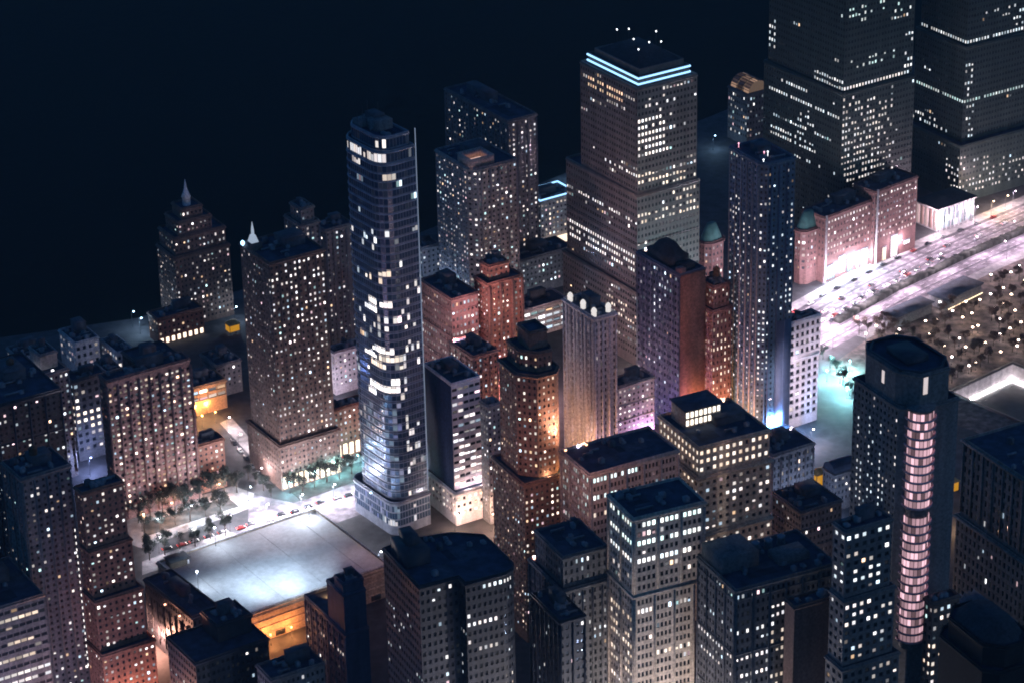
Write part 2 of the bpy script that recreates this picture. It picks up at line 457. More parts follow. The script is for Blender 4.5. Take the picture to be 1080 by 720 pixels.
W3 = building('W3', 'office_tower', 'dark office tower cut by the top right corner with pale ledge rows', (1019, 51), 94, 1092, 966, 32, GREENG,
    tiers=[dict(z0=0, z1=36, poly=lambda a, b: rect(-5, -5, a + 16, b + 3), style='wfcs'), dict(z0=36, z1=94), dict(z0=94, z1=165, poly=lambda a, b: rect(2, 2, a - 1, b - 2), bot=.5)], style='wfc', cat='office tower',
    p=(.006, .01), bright=.6, pal='c', run=2, clutter=0, cornice=.3,
    rows=[('row', 104, 110, 966, 1090, .97, .55, 't'), ('box', 1018, 64, 1027, 152, .8, .6), ('row', 46, 51, 972, 1090, .95, .7), ('row', 70, 74, 985, 1010, .7, .6), ('row', 138, 152, 960, 1000, .5, .6), ('box', 998, 165, 1090, 215, .5, .75, 'n'),
          ('box', 1030, 190, 1070, 222, .8, 1.0, 'w'), ('box', 1068, 5, 1082, 32, .7, .8), ('row', 20, 30, 1040, 1082, .3, .5)])
LOW1 = building('LOW1', 'brick_office_block', 'long low rose brick block with bright shopfronts beside the avenue', (870, 230), 39, 922, 846, 40, WINE, style='wfcs', p=(.1, .35), bright=.7, pal='n', run=1, clutter=5, bmax=24, cornice=.4,
    bot=14, rows=[('row', 230, 240, 870, 922, .85, .75), ('box', 905, 200, 922, 245, .5, .8), ('row', 256, 266, 870, 922, .7, .8)])
LOW2 = building('LOW2', 'brick_office_block', 'taller rose brick block with two tall white doorways facing the avenue', (923, 203), 44, 968, 900, 40, WINE, style='wfcs', p=(.1, .3), bright=.7, pal='n', clutter=5, bmax=30, cornice=.4,
    bot=14, rows=[('row', 203, 212, 923, 968, .5, .7), ('row', 236, 256, 923, 968, .65, .8)])
SHOP = emit('white_shopfront_light', (1, .93, .95), 1.5, True); SHOPB = emit('blue_shopfront_light', (.6, .82, 1), 1.1, True); SHOPW = emit('warm_lobby_light', (1, .8, .6), 1.6, True)
for B, u0, u1, z0, z1, mt, lb in ((LOW1, 3, 9, 1, 9, SHOPB, 'blue lit shopfront'), (LOW1, 12, 17, 2, 12, SHOP, 'framed white shopfront'), (LOW1, 19, 23, 1, 8, SHOPB, 'blue lit shopfront'), (LOW1, 26, 28.5, 1, 11, SHOP, 'white doorway'), (LOW1, 30, 35, .5, 11, SHOP, 'white doorway'),
                              (LOW2, 8, 11, .5, 8, SHOPW, None), (LOW2, 15, 20.5, .5, 13, SHOP, 'tall white doorway'), (LOW2, 26, 31, 5, 7, SHOP, None)):
    k = min(1, B.a / 36)
    m = MB(); m.box(u0 * k, -.28, z0, u1 * k, -.02, z1, True); q = part(B, 'shopfront', m, mt, lb)
    m = MB(); n = max(2, int((u1 - u0) / 1.6))
    for i in range(n + 1): m.box(u0 * k + (u1 - u0) * k * i / n - .1, -.45, z0, u0 * k + (u1 - u0) * k * i / n + .1, -.3, z1 + .2, True)
    m.box(u0 * k - .2, -.5, z1 + .22, u1 * k + .2, -.03, z1 + .7, True)
    m.build('frame', STEEL, q)
for B in (LOW1, LOW2):
    for uu in ((.5, B.a - 1.4) if B is LOW1 else (1.5,)):
        m = MB(); m.box(uu, -.9, 0, uu + .9, -.03, B.z + 1.2); part(B, 'pilaster', m, PALE)
def gate(key, label, C, Rx, Lx, z):
    G = building(key, 'octagonal_gatehouse', label, C, z, Rx, Lx, 40, WINE, style='wfcs', tiers=[dict(z0=0, z1=z, poly=lambda a, b: chamfer(0, 0, a, b, min(a, b) * .28))], p=(.3, .4), bright=.7, clutter=0, cornice=.9, cat='gatehouse', bot=8)
    a, b = G.a, G.b
    m = MB(); pyr(m, offset(chamfer(0, 0, a, b, min(a, b) * .28), -.8), z - .3, z + 9, .42); part(G, 'copper_dome', m, COPPER)
    return G
GT1 = gate('GT1', 'octagonal brick gatehouse with green copper dome at the end of the long block', (848, 245), 869, 835, 32)
GT2 = gate('GT2', 'octagonal gatehouse with green copper dome between the neon tower and slender tower', (747, 258), 767, 733, 32)
PAV = building('PAV', 'glass_pavilion', 'low brightly lit glass pavilion with dark hipped roof on the avenue', (989, 220), 14.5, 1028, 967, 36, WHITEP, tiers=[dict(z0=0, z1=14.5, roof=False)], style='blank', cat='pavilion', clutter=0, cornice=.9)
PG = emit('pavilion_glass_light', (.88, .93, 1), 1.25, True); PGP = emit('pavilion_pink_light', (1, .8, .8), .9, True)
PGS = [emit('pavilion_glass_%s' % n_, c_, e_, True) for n_, c_, e_ in (('cold', (.75, .92, 1), .55), ('white', (.95, .95, 1), 1.3), ('dim', (.5, .7, .8), .16), ('pink', (1, .7, .7), .45), ('rose', (1, .62, .6), .2))]
for i in range(9):
    w = PAV.a / 9
    for j, (z0, z1) in enumerate(((.8, 4.2), (4.6, 8.2), (8.6, 12.4))):
        m = MB(); m.box(i * w + .3, -.2, z0, (i + 1) * w - .3, -.02, z1, True); part(PAV, 'glass_bay', m, PGS[(1, 0, 0, 2, 1, 0, 2, 0, 2)[(i + j * 2) % 9]])
    m = MB(); m.tube((i * w, -1.3, 0), (i * w, -1.3, 14.2), .35, 8); part(PAV, 'column', m, WHITEP)
for i in range(5):
    w = PAV.b / 5
    m = MB(); m.box(-.2, i * w + .4, .8, -.02, (i + 1) * w - .4, 12.4, True); part(PAV, 'glass_bay', m, PGS[3 + i % 2])
m = MB(); pyr(m, offset(rect(0, 0, PAV.a, PAV.b), 1.4), 14.3, 17.5, .35); part(PAV, 'hipped_roof', m, SLATE)

FARB = building('FARB', 'waterfront_block', 'far waterfront block with glowing orange vaulted roof beside the dark green tower', (788, 100), 34, 812, 768, 33, GREYD, style='office', p=(.25, .3), bright=.6, pal='c', clutter=2)
m = MB(); AR = emit('orange_vault_light', (1, .55, .32), .16)
n = 8; a, b = FARB.a, FARB.b; m = MB(); GV = []
for j in range(3):
    pts = []
    for i in range(n + 1):
        t = math.pi * i / n; pts.append((a * .5 - math.cos(t) * a * .42, math.sin(t) * 7))
    v0, v1 = .5 + j * b / 3, (j + 1) * b / 3 - .8
    for i in range(n): v = RNG.choice((.004, .01, .02, .05, .1)); GV.append((v, v * .6, v * .4, 1)); m.quads([[(pts[i][0], v0, 34 + pts[i][1]), (pts[i + 1][0], v0, 34 + pts[i + 1][1]), (pts[i + 1][0], v1, 34 + pts[i + 1][1]), (pts[i][0], v1, 34 + pts[i][1])]])
    m.quads([[(p[0], v0, 34 + p[1]) for p in (pts[0], pts[1], pts[n - 1], pts[n])], [(p[0], v0, 34 + p[1]) for p in (pts[1], pts[3], pts[n - 3], pts[n - 1])]]); GV += [(.03, .02, .014, 1)] * 2
o = part(FARB, 'vaulted_roof', m, WIN_MANY); at_ = o.data.attributes.new('glow', 'FLOAT_COLOR', 'FACE'); at_.data.foreach_set('color', np.array(GV, dtype=np.float32).ravel())
m = MB()
for i in range(13):
    t = math.pi * i / 12; m.tube((a * .5 - math.cos(t) * a * .43, .3, 34 + math.sin(t) * 7.2), (a * .5 - math.cos(t) * a * .43, b - .8, 34 + math.sin(t) * 7.2), .22, 5)
part(FARB, 'vault_rib', m, DARKM)

# ================================================================== MIDDLE
T8 = building('T8', 'slender_apartment_tower', 'slender pale tower with purple roof lights left of the white gridded block', (805, 174), 146, 839, 770, 29, BLUEG,
    tiers=[dict(z0=0, z1=146, poly=lambda a, b: [(3, 0), (a, 0), (a, b), (0, b), (0, 3)])], style='resi2', cat='tower', p=(.38, .16), bright=.9, pal='n', clutter=3,
    rows=[('box', 771, 170, 806, 205, .04, .6), ('box', 771, 200, 806, 300, .3, .9), ('box', 783, 320, 800, 440, .6, .95, 'n'), ('box', 800, 240, 839, 330, .3, .9, 'c'), ('box', 798, 330, 812, 400, .7, .9, 'c'), ('box', 808, 330, 840, 460, .03, .6),
          ('box', 785, 212, 804, 245, .5, 1.0, 'w')])
for i in range(6):
    m = MB(); uu, vv = 1.5 + (i * 5.7) % (T8.a - 3), 2 + (i * 7.9) % (T8.b - 4); m.tube((uu, vv, 145.4), (uu, vv, 147.2), .1, 5); m.lathe(uu, vv, [(.1, 147.2), (.38, 147.6), (.1, 148)], 8)
    part(T8, 'roof_beacon', m, emit('purple_red_beacon', (1, .45, .6), 3) if i % 2 else WHITEL)
m = MB()
for i in range(1, 4): m.box(T8.a * i / 4 - .25, -.55, 4, T8.a * i / 4 + .25, -.02, 144)
m.box(T8.a * .52, -.3, 4, T8.a - .3, -.03, 62)
part(T8, 'pier', m, NAVY, 'blue panelled strip on the right face')

T9 = building('T9', 'brick_slab_tower', 'dark slab tower with blank red brick end wall and humped roof', (717, 290), 88, 743, 672, 33, NAVY, style=('office', 'blank'), cat='tower', p=(.12, .1), bright=.8, pal='c', clutter=0,
    rows=[('box', 671, 390, 684, 425, .5, .9), ('box', 690, 300, 702, 330, .4, .9)])
m = MB(); m.box(.2, -.5, 0, T9.a + .4, -.02, 87.6); m.box(T9.a + .02, -.02, 0, T9.a + .4, T9.b * .5, 87.6); part(T9, 'end_wall', m, BRICK, 'blank red brick end wall')
m2 = MB()
for i in range(9):
    v0 = T9.b * i / 8.0
    m2.box(-.55, v0 - .22, 3, -.37, v0 + .22, 87)
part(T9, 'pier', m2, NAVY)
m = MB(); m.box(2, T9.b * .3, 87.45, T9.a - 1.5, T9.b * .85, 92); pyr(m, rect(3, T9.b * .36, T9.a - 2.5, T9.b * .8), 92.003, 97, .5); m.box(4, T9.b * .1, 87.45, T9.a - 3, T9.b * .26, 90); part(T9, 'roof_house', m, SLATE)
m = MB(); m.box(.3, .3, 87.45, 4, 4, 90.5); part(T9, 'stair_head', m, BRICKP)

T9B = building('T9B', 'stepped_brick_building', 'narrow brick building uplit orange next to the blank brick wall', (752, 305), 78, 772, 735, 33, BRICKP,
    tiers=[dict(z0=0, z1=66), dict(z0=66, z1=78, poly=lambda a, b: rect(2, 2, a, b))], style='vert', cat='building', p=(.25, .25), bright=.8, pal='w', clutter=2, tank=(.6, .5), rows=[('box', 738, 350, 775, 430, .45, 1.1, 'w')])
GRID = building('GRID', 'white_grid_block', 'white gridded concrete block lit pinkish white beside the glowing avenue', (834, 341), 58, 866, 824, 33, WHITEP,
    tiers=[dict(z0=0, z1=38, poly=lambda a, b: rect(0, 0, a - .8, b)), dict(z0=38, z1=58)], style='grid', cat='building', p=(.2, .08), bright=.8, pal='n', clutter=3, cornice=.3)
B7 = building('B7', 'low_stone_building', 'low grey stone building beside the small yellow lit canopy', (815, 480), 33, 859, 790, 30, GREY, style='vert', p=(.1, .12), bright=.9, clutter=5, bmax=18, pal='w')
B7B = building('B7B', 'round_roofed_hall', 'dark hall with rounded roof behind the yellow canopy', (880, 500), 20, 903, 868, 30, GREYD, style='office', cat='hall', p=(.1, .1), clutter=0, tiers=[dict(z0=0, z1=20, roof=False)], bmax=16)
m = MB(); n = 10; a, b = B7B.a, B7B.b
for i in range(n):
    t0, t1 = math.pi * i / n, math.pi * (i + 1) / n
    q = [(0 if j in (0, 3) else a, b / 2 - math.cos(t) * b / 2, 20 + math.sin(t) * 4.5) for j, t in ((0, t0), (1, t0), (2, t1), (3, t1))]
    m.quads([q])
for uu in (0, a): m.poly([(uu, b / 2 - math.cos(math.pi * i / n) * b / 2, 20 + math.sin(math.pi * i / n) * 4.5) for i in range(n + 1)])
part(B7B, 'barrel_roof', m, ROOFS[0])
CREAM = building('CREAM', 'stepped_cream_block', 'cream stone stepped block with rows of bright top floor windows', (737, 472), 84, 812, 695, 26, CREAMS,
    tiers=[dict(z0=0, z1=42, poly=lambda a, b: rect(-2, -2.2, a + .6, b + 2), cornice=.7), dict(z0=42, z1=70, poly=lambda a, b: rect(-1, -1.2, a + .3, b + 1), cornice=.8), dict(z0=70, z1=84, cornice=.6, topm=1.0)], style='bigwin', p=(.3, .22), bright=.85, pal='n', clutter=3,
    rows=[('row', 474, 488, 690, 818, .97, .95, 'w'), ('row', 488, 500, 690, 818, .9, .95, 'w'), ('row', 500, 510, 690, 745, .7, .9, 'w'), ('row', 524, 534, 733, 818, .35, .8), ('row', 560, 575, 733, 818, .6, .8, 'w')])
a, b = CREAM.a, CREAM.b
m = MB(); m.box(a * .12, b * .55, 83.4, a * .62, b * .9, 92); q = part(CREAM, 'penthouse', m, CREAMS)
m = MB(); m.box(a * .1, b * .53, 92.003, a * .64, b * .92, 92.6, True); m.build('roof', ROOFS[0], q)
for i in range(8):
    for j in range(2):
        m = MB(); x0 = a * .12 + (a * .5) * (i + .22) / 8; m.box(x0, b * .55 - .08, 84.6 + j * 3.7, x0 + a * .5 / 8 * .6, b * .55 - .01, 87.2 + j * 3.7, True); m.build('window', emit('warm_window_light', (1, .88, .72), 2.6), q)

B14 = building('B14', 'teal_lit_office', 'office block with teal lit windows and broad navy roof', (622, 500), 92, 716, 591, 27.5, GREY, bulk=False, style='group', p=(.2, .15), bright=.9, pal='t', run=4, clutter=4,
    rows=[('row', 503, 516, 620, 672, .93, 1.2, 't'), ('row', 521, 529, 620, 655, .9, 1.1, 't'), ('row', 536, 545, 620, 650, .5, .8, 'w'), ('row', 503, 545, 590, 622, .45, .5, 't')])
B13 = building('B13', 'cream_office_tower', 'cream office tower with grouped windows and three bright upper rows, front centre', (668, 547), 122, 744, 641, 24, TAN, bulk=False,
    tiers=[dict(z0=0, z1=88, poly=lambda a, b: rect(0, 0, a * .86, b)), dict(z0=88, z1=122)], style='group', cat='office tower', p=(.12, .05), bright=.9, pal='n', run=3, clutter=4, cornice=.6,
    rows=[('row', 551, 561, 640, 746, .95, 1.3, 't'), ('row', 567, 578, 640, 746, .95, 1.3, 't'), ('row', 588, 599, 640, 730, .96, 1.5, 'c'), ('row', 611, 618, 640, 660, .6, .9), ('row', 607, 614, 712, 730, .8, .9), ('row', 645, 653, 668, 686, 1, 1.0),
          ('row', 651, 657, 640, 668, .9, .8, 'w'), ('row', 693, 701, 690, 730, .8, .9, 'w'), ('row', 660, 720, 640, 668, .45, .9, 'w')])
B15 = building('B15', 'setback_tower', 'dark setback tower with navy roof left of the cream office tower', (592, 590), 98, 646, 557, 25.5, GREYD, bulk=False,
    tiers=[dict(z0=0, z1=84), dict(z0=84, z1=98, poly=lambda a, b: rect(1.5, 1.5, a - 1.5, b - 3))], style='vert', cat='tower', p=(.05, .08), bright=.8, pal='c', clutter=3, rows=[('row', 668, 676, 592, 646, .8, .9, 'c'), ('row', 622, 632, 600, 646, .4, .5, 'c')])
B16 = building('B16', 'narrow_dark_building', 'narrow dark building with stepped roof at the bottom centre', (590, 655), 84, 617, 561, 25.5, BLACKB, style='office', p=(.06, .06), bright=1.0, pal='c', clutter=3,
    rows=[('box', 594, 640, 606, 652, .6, 1.0)])
B17 = building('B17', 'art_deco_tower', 'stepped brick tower with chamfered corner glowing orange on its right', (552, 400), 126, 594, 526, 27, BROWN,
    tiers=[dict(z0=0, z1=78, poly=lambda a, b: rect(-1.8, -2.2, a + 1.5, b + 5), cornice=.6), dict(z0=78, z1=126, poly=lambda a, b: [(a * .34, 0), (a * .8, 0), (a, b * .2), (a, b), (0, b), (0, b * .3)], cornice=.8, topm=1.2),
           dict(z0=126, z1=135, poly=lambda a, b: [(a * .45, 3), (a * .8, 3), (a - 2.5, b * .3), (a - 2.5, b - 2), (3, b - 2), (3, b * .42)], cornice=.3), dict(z0=135, z1=143, poly=lambda a, b: rect(a * .35, b * .3, a * .8, b - 5), cornice=.3, style='blank')],
    style='resi2', cat='tower', p=(.3, .3), bright=.95, pal='w', clutter=0, rows=[('row', 395, 425, 553, 595, .35, .9, 'w')])
B18 = building('B18', 'pale_ribbed_tower', 'pale ribbed tower with white domed lanterns on its roof', (627, 336), 84, 650, 594, 31, PALE, style='vert', cat='tower', p=(.05, .05), bright=.8, pal='n', clutter=2, cornice=.7)
DOMEL = emit('lantern_glow', (1, .94, .9), .8, True)
for i, (fu, fv) in enumerate(((.15, .12), (.85, .15), (.2, .5), (.15, .88), (.8, .6))):
    m = MB(); uu, vv = B18.a * fu, B18.b * fv; m.lathe(uu, vv, [(1.25, 83.4), (1.25, 85.8), (1.45, 85.9), (1.2, 87), (.6, 87.8), (.08, 88.1)], 12); part(B18, 'roof_lantern', m, DOMEL if i < 4 else PALE)
B43 = building('B43', 'low_grey_building', 'low grey building between the pale ribbed tower and dark slab tower', (652, 408), 38, 690, 640, 31, GREY, style='resi', p=(.3, .35), bright=.9, pal='n', clutter=4, bmax=20, rows=[('box', 650, 428, 690, 455, .55, 1.0, 'n')])
B19 = building('B19', 'rose_office_block', 'rose brick office block covered in small lit windows beside the glass tower', (476, 316), 66, 504, 443, 32, BRICKP, style='office', p=(.4, .5), bright=.62, pal='n', run=2, clutter=4)
B20 = building('B20', 'red_brick_tower', 'red brick tower with three vertical window bays and pink light', (514, 300), 70, 551, 500, 32, BRICK,
    tiers=[dict(z0=0, z1=70), dict(z0=70, z1=78, poly=lambda a, b: rect(3, 3, a - 6, b - 1))], style='resi', cat='tower', p=(.3, .3), bright=.9, pal='n', clutter=2)
m = MB()
for i in (0, .33, .66, .94): m.box(B20.a * i, -1.0, 2, B20.a * i + 1.4, -.03, 69)
part(B20, 'pier', m, BRICK)
B21 = building('B21', 'rose_apartment_block', 'small rose apartment block directly behind the white balconied building', (499, 376), 58, 525, 474, 33, BRICKP, style='resi', p=(.35, .4), bright=.8, pal='n', clutter=4)
B21B = building('B21B', 'narrow_grey_building', 'narrow grey building squeezed against the art deco tower', (514, 428), 62, 528, 506, 31, GREY, style='resi', p=(.45, .3), bright=.8, pal='n', clutter=1)
B22 = building('B22', 'white_banded_apartment_block', 'white banded apartment block with plain navy side wall on brick podium', (476, 405), 72, 506, 447, 30.5, WHITEP,
    tiers=[dict(z0=0, z1=17, poly=lambda a, b: rect(-1.5, -3.5, a + 5, b + 1), style='bigwin', cornice=.4), dict(z0=17, z1=72)], style=('blank', 'strip'), p=(0, .35), bright=.9, pal='n', run=1, clutter=3, cornice=.2,
    rows=[('box', 455, 505, 520, 545, .4, 1.0, 'w'), ('box', 474, 455, 507, 525, .55, 1.1, 'n')])
m = MB(); m.box(-.3, .2, 17.5, -.03, B22.b - .2, 70.8); part(B22, 'side_wall', m, wallmat('deep_navy_panel', (.03, .05, .11), .7), 'plain navy side wall')
B38 = building('B38', 'twin_slab_tower', 'tall dark apartment slab standing behind the pink crowned tower', (535, 128), 98, 566, 469, 33, GREYD, style='resi', cat='tower', p=(.2, .28), bright=.75, pal='n', clutter=3, tiers=[dict(z0=0, z1=98)])
B38F = building('B38F', 'pink_crowned_tower', 'apartment tower with small pink lit crown in front of the dark slab', (497, 180), 88, 545, 459, 32, GREY,
    tiers=[dict(z0=0, z1=88, poly=lambda a, b: [(a * .14, 0), (a, 0), (a, b), (0, b), (0, b * .14)])], style='resi', cat='tower', p=(.32, .3), bright=.8, pal='n', clutter=2)
m = MB(); CR = emit('pink_crown_light', (1, .62, .5), .8, True); m.ring(rect(1, 2, B38F.a * .55, B38F.b * .42), rect(1.8, 2.8, B38F.a * .55 - .8, B38F.b * .42 - .8), 87.45, 93); q = part(B38F, 'lit_crown', m, wallmat('crown_stone', (.5, .36, .32)))
m = MB(); m.box(2.2, 3.2, 87.5, B38F.a * .55 - 1.2, B38F.b * .42 - 1.2, 88.2); m.build('crown_light', CR, q)
m = MB()
for i in range(5): m.box(B38F.a * (.2 + .2 * i) - .3, -.5, 3, B38F.a * (.2 + .2 * i) + .3, -.03, 87)
part(B38F, 'pier', m, GREY)
B39 = building('B39', 'waterfront_apartment_block', 'low waterfront block edged with a blue neon line', (570, 213), 30, 606, 552, 33, GREY, style='resi', p=(.3, .4), bright=.8, pal='w', clutter=2)
m = MB(); m.ring(offset(rect(0, 0, B39.a, B39.b), .6), offset(rect(0, 0, B39.a, B39.b), .08), 30.5, 31.2); part(B39, 'neon_band', m, NEON)
m = MB(); m.box(B39.a * .1, -3.2, 3, B39.a * .8, -.05, 6.2, True); part(B39, 'lit_canopy', m, SHOPW)
B40 = building('B40', 'low_terrace_block', 'low dark terrace block in front of the neon edged waterfront block', (546, 276), 22, 604, 528, 32, GREYD, style='resi', p=(.35, .25), bright=.75, pal='c', clutter=5, bmax=18)
B41 = building('B41', 'open_parking_deck', 'open deck building flooded with white and bluish light', (552, 328), 17, 599, 535, 32, PALE, style='deck', cat='parking deck', p=(.4, .93), bright=.8, pal='c', clutter=3, bmax=24, bot=1.5)
B42 = building('B42', 'small_grey_block', 'small grey block half hidden by the right edge of the glass tower', (445, 262), 24, 464, 432, 32, GREY, style='resi', p=(.3, .3), bright=.7, pal='c', clutter=2, bmax=20)

# ---- curved glass tower
G50 = building('G50', 'curved_glass_tower', 'tall curved glass tower with bright white edge line and stepped crown', (400, 150), 196, 437, 357, 36, STEEL,
    tiers=[dict(z0=0, z1=17, poly=lambda a, b: rounded(-1.5, -1.0, a + .5, b + 3, (5, 0, 0, 5)), style='glass', cornice=.5),
           dict(z0=17, z1=184, poly=lambda a, b: rounded(0, 0, a, b, (8, 0, 4, 8)), cornice=0, topm=.2), dict(z0=184, z1=190, poly=lambda a, b: rounded(.4, .4, a - .2, b - .4, (7.5, 0, 4, 7.5)), cornice=.4, topm=.3, bot=.4),
           dict(z0=190, z1=196, poly=lambda a, b: rounded(2.2, 2.2, a - 1.5, b - 2, (6.5, 0, 4, 6.5)), cornice=.2, topm=.4, bot=.4)],
    style='glass', cat='glass tower', p=(.02, .035), bright=.55, pal='c', run=3, dim=.0025, clutter=3,
    rows=[('box', 362, 148, 408, 170, .75, .6, 'n'), ('box', 396, 178, 424, 190, .6, .4, 'w'), ('box', 380, 243, 415, 262, .35, .8, 'c'), ('box', 386, 287, 412, 296, .6, .8, 'w'), ('box', 384, 314, 412, 327, .85, 1.2, 'n'),
          ('box', 384, 332, 420, 344, .5, .7, 'n'), ('box', 386, 344, 418, 350, .4, .5, 'c'), ('box', 386, 364, 416, 374, .85, 1.3, 'n'), ('box', 388, 376, 426, 386, .8, .7, 'w'), ('box', 388, 402, 426, 414, .97, 1.5, 'n'), ('box', 424, 280, 442, 560, .16, .7, 'n'), ('box', 386, 424, 425, 545, .4, .16, 'b'),
          ('box', 374, 420, 390, 580, .22, .3, 'n'), ('box', 366, 200, 380, 420, .1, .5, 'c'), ('box', 378, 548, 420, 600, .75, .45, 'n')], glass=GLASSB)
a, b = G50.a, G50.b
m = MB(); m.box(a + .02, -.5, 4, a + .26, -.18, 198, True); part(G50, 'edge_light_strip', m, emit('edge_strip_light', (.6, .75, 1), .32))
P50 = rounded(0, 0, a, b, (8, 0, 4, 8))
for i in range(43):
    m = MB(); z = 20.9 + i * (183.4 - 20.9) / 42; m.ring(offset(P50, .3), offset(P50, .02), z - .14, z + .14); part(G50, 'floor_edge', m, FLOORE)
m = MB(); m.box(a * .35, b * .35, 195.45, a * .8, b * .6, 200); m.box(a * .2, b * .62, 195.45, a * .55, b * .82, 198.5); part(G50, 'mechanical_house', m, GREYD)
m = MB()
for i in range(5): m.tube((a * (.2 + .15 * i), b * .7, 198), (a * (.2 + .15 * i), b * .7, 202 + (i % 3) * 2.4), .12, 5)
part(G50, 'antenna', m, DARKM)

# ================================================================== LEFT
B25 = building('B25', 'brick_apartment_slab', 'broad brick apartment slab with rows of balcony windows facing the plaza', (112, 402), 74, 200, 104, 31.5, BRICKP, style='balc', cat='apartment block', p=(.3, .42), bright=.8, pal='w', clutter=6, topm=3.2, cornice=.4)
m = MB()
k = 8
for i in range(k + 1): m.box(B25.a * i / k - .6, -.55, 1, B25.a * i / k + .6, -.03, 71)
part(B25, 'pier', m, BRICKP)
B26 = building('B26', 'small_brick_annex', 'small red brick annex beside the broad brick apartment slab', (203, 471), 26, 236, 195, 31, BRICK, style='resi', p=(.3, .3), bright=.9, pal='w', clutter=2)
OR = building('OR', 'orange_lit_garage', 'low building front flooded with orange light behind the brick annex', (200, 410), 16, 238, 188, 31, wallmat('ochre_plaster', (.42, .24, .13)), style='deck', cat='garage', p=(.2, .85), bright=.8, pal='w', clutter=4, bmax=16, bot=7)
B27 = building('B27', 'stepped_brick_tower', 'stepped brick tower with white lit pinnacle above the bright intersection', (284, 278), 118, 342, 253, 32, BROWN,
    tiers=[dict(z0=0, z1=24, poly=lambda a, b: rect(-1.5, -2.0, a + 2, b + 2), cornice=.6, bot=8), dict(z0=24, z1=118, topm=1.5)], style='resi2', cat='tower', p=(.2, .36), bright=.9, pal='n', clutter=4,
    rows=[('row', 283, 310, 284, 345, .5, 1.0, 'n')])
a, b = B27.a, B27.b
LOB = emit('lobby_window_light', (1, .82, .64), 2.2, True)
for i in range(11):
    w = (a + 3) / 11; m = MB(); m.box(-1.2 + i * w + w * .2, -2.2, .8, -1.2 + i * w + w * .8, -2.03, 7.2, True); part(B27, 'lobby_window', m, LOB)
m = MB(); m.box(a * -.0, b * .6, 117.4, a * .2, b * .82, 121); part(B27, 'stair_head', m, BROWN)
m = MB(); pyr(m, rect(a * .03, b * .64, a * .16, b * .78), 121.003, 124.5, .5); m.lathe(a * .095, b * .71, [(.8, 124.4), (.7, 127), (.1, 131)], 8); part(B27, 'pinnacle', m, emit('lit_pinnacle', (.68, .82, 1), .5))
m = MB(); m.lathe(-.6, b * .86, [(.2, 118.2), (.9, 119), (.9, 120), (.2, 120.8)], 10); part(B27, 'floodlight', m, emit('blue_floodlight', (.35, .65, 1), 5, True))
m = MB()
for i in range(7): m.box(a * i / 6 - .35, -.5, 25, a * i / 6 + .35, -.03, 116)
part(B27, 'pier', m, BROWN)
B27A = building('B27A', 'low_red_annex', 'low red brick annex between the stepped brick tower and glass tower', (352, 432), 27, 385, 344, 32, BRICK, style='resi2', p=(.3, .3), bright=.9, pal='n', clutter=3, bot=8, bmax=18)
for i in range(5):
    w = B27A.a / 5; m = MB(); m.box(i * w + w * .2, -.22, .8, i * w + w * .8, -.03, 7, True); part(B27A, 'lobby_window', m, LOB)
B28 = building('B28', 'dark_apartment_tower', 'dark apartment tower with a few lights rising behind the lit pinnacle', (316, 222), 100, 336, 299, 33, GREYD, tiers=[dict(z0=0, z1=92), dict(z0=92, z1=100, poly=lambda a, b: rect(1.5, 1.5, a - 2, b - 4))], style='resi', cat='tower', p=(.1, .2), bright=.8, pal='n', clutter=2)
B29 = building('B29', 'dim_apartment_block', 'dim apartment block just left of the glass tower top half', (343, 243), 72, 372, 331, 33, GREYD, style='resi', p=(.22, .2), bright=.75, pal='n', clutter=2)
B29B = building('B29B', 'lit_roof_building', 'low building with white lit roof terrace left of the glass tower', (352, 372), 24, 384, 344, 33, PALE, style='resi', p=(.3, .3), bright=.8, pal='n', clutter=4, bmax=14)
B30 = building('B30', 'riverside_stepped_tower', 'far stepped riverside tower topped by a small lantern', (184, 272), 42, 242, 165, 31.5, BROWN,
    tiers=[dict(z0=0, z1=42), dict(z0=42, z1=52, poly=lambda a, b: rect(1.6, 2, a - 1, b - 1)), dict(z0=52, z1=60, poly=lambda a, b: rect(5, 3.5, a - 8, b - 3)), dict(z0=60, z1=66, poly=lambda a, b: rect(8.5, 5.5, a - 12, b - 5))],
    style='resi2', cat='tower', p=(.32, .3), bright=.85, pal='n', clutter=0, bot=2)
a, b = B30.a, B30.b
m = MB(); m.lathe(a * .44, b * .5, [(2.2, 65.4), (2.2, 70), (2.6, 70.1), (1.6, 72.5), (.8, 75), (.6, 77), (.1, 80)], 12); part(B30, 'lantern', m, wallmat('lantern_stone', (.5, .52, .56)))
B30A = building('B30A', 'red_riverside_hotel', 'low red brick riverside block at the foot of the stepped tower', (166, 337), 15, 214, 156, 31.5, BRICK, style='resi', p=(.3, .25), bright=.9, pal='w', clutter=2, bmax=15, bot=4.5)
for i in range(8):
    w = B30A.a / 8; m = MB(); m.box(i * w + w * .25, -.22, .6, i * w + w * .75, -.03, 3.4, True); part(B30A, 'lobby_window', m, LOB)
B31A = building('B31A', 'grey_waterfront_block', 'pale grey waterfront block on the far left shore', (79, 362), 19, 104, 56, 32, PALE, style='bigwin', p=(.4, .3), bright=.85, pal='n', clutter=3, bmax=20)
B31B = building('B31B', 'low_waterfront_wing', 'low waterfront wing with white lit side windows', (123, 372), 14, 140, 106, 32, PALE, style='bigwin', p=(.9, .2), bright=.9, pal='n', clutter=2)
B31C = building('B31C', 'shoreline_shed', 'long low shed with bluish lights at the left picture edge', (20, 378), 10, 52, -20, 32, GREY, style='office', p=(.4, .35), bright=.8, pal='c', clutter=3, bmax=16)
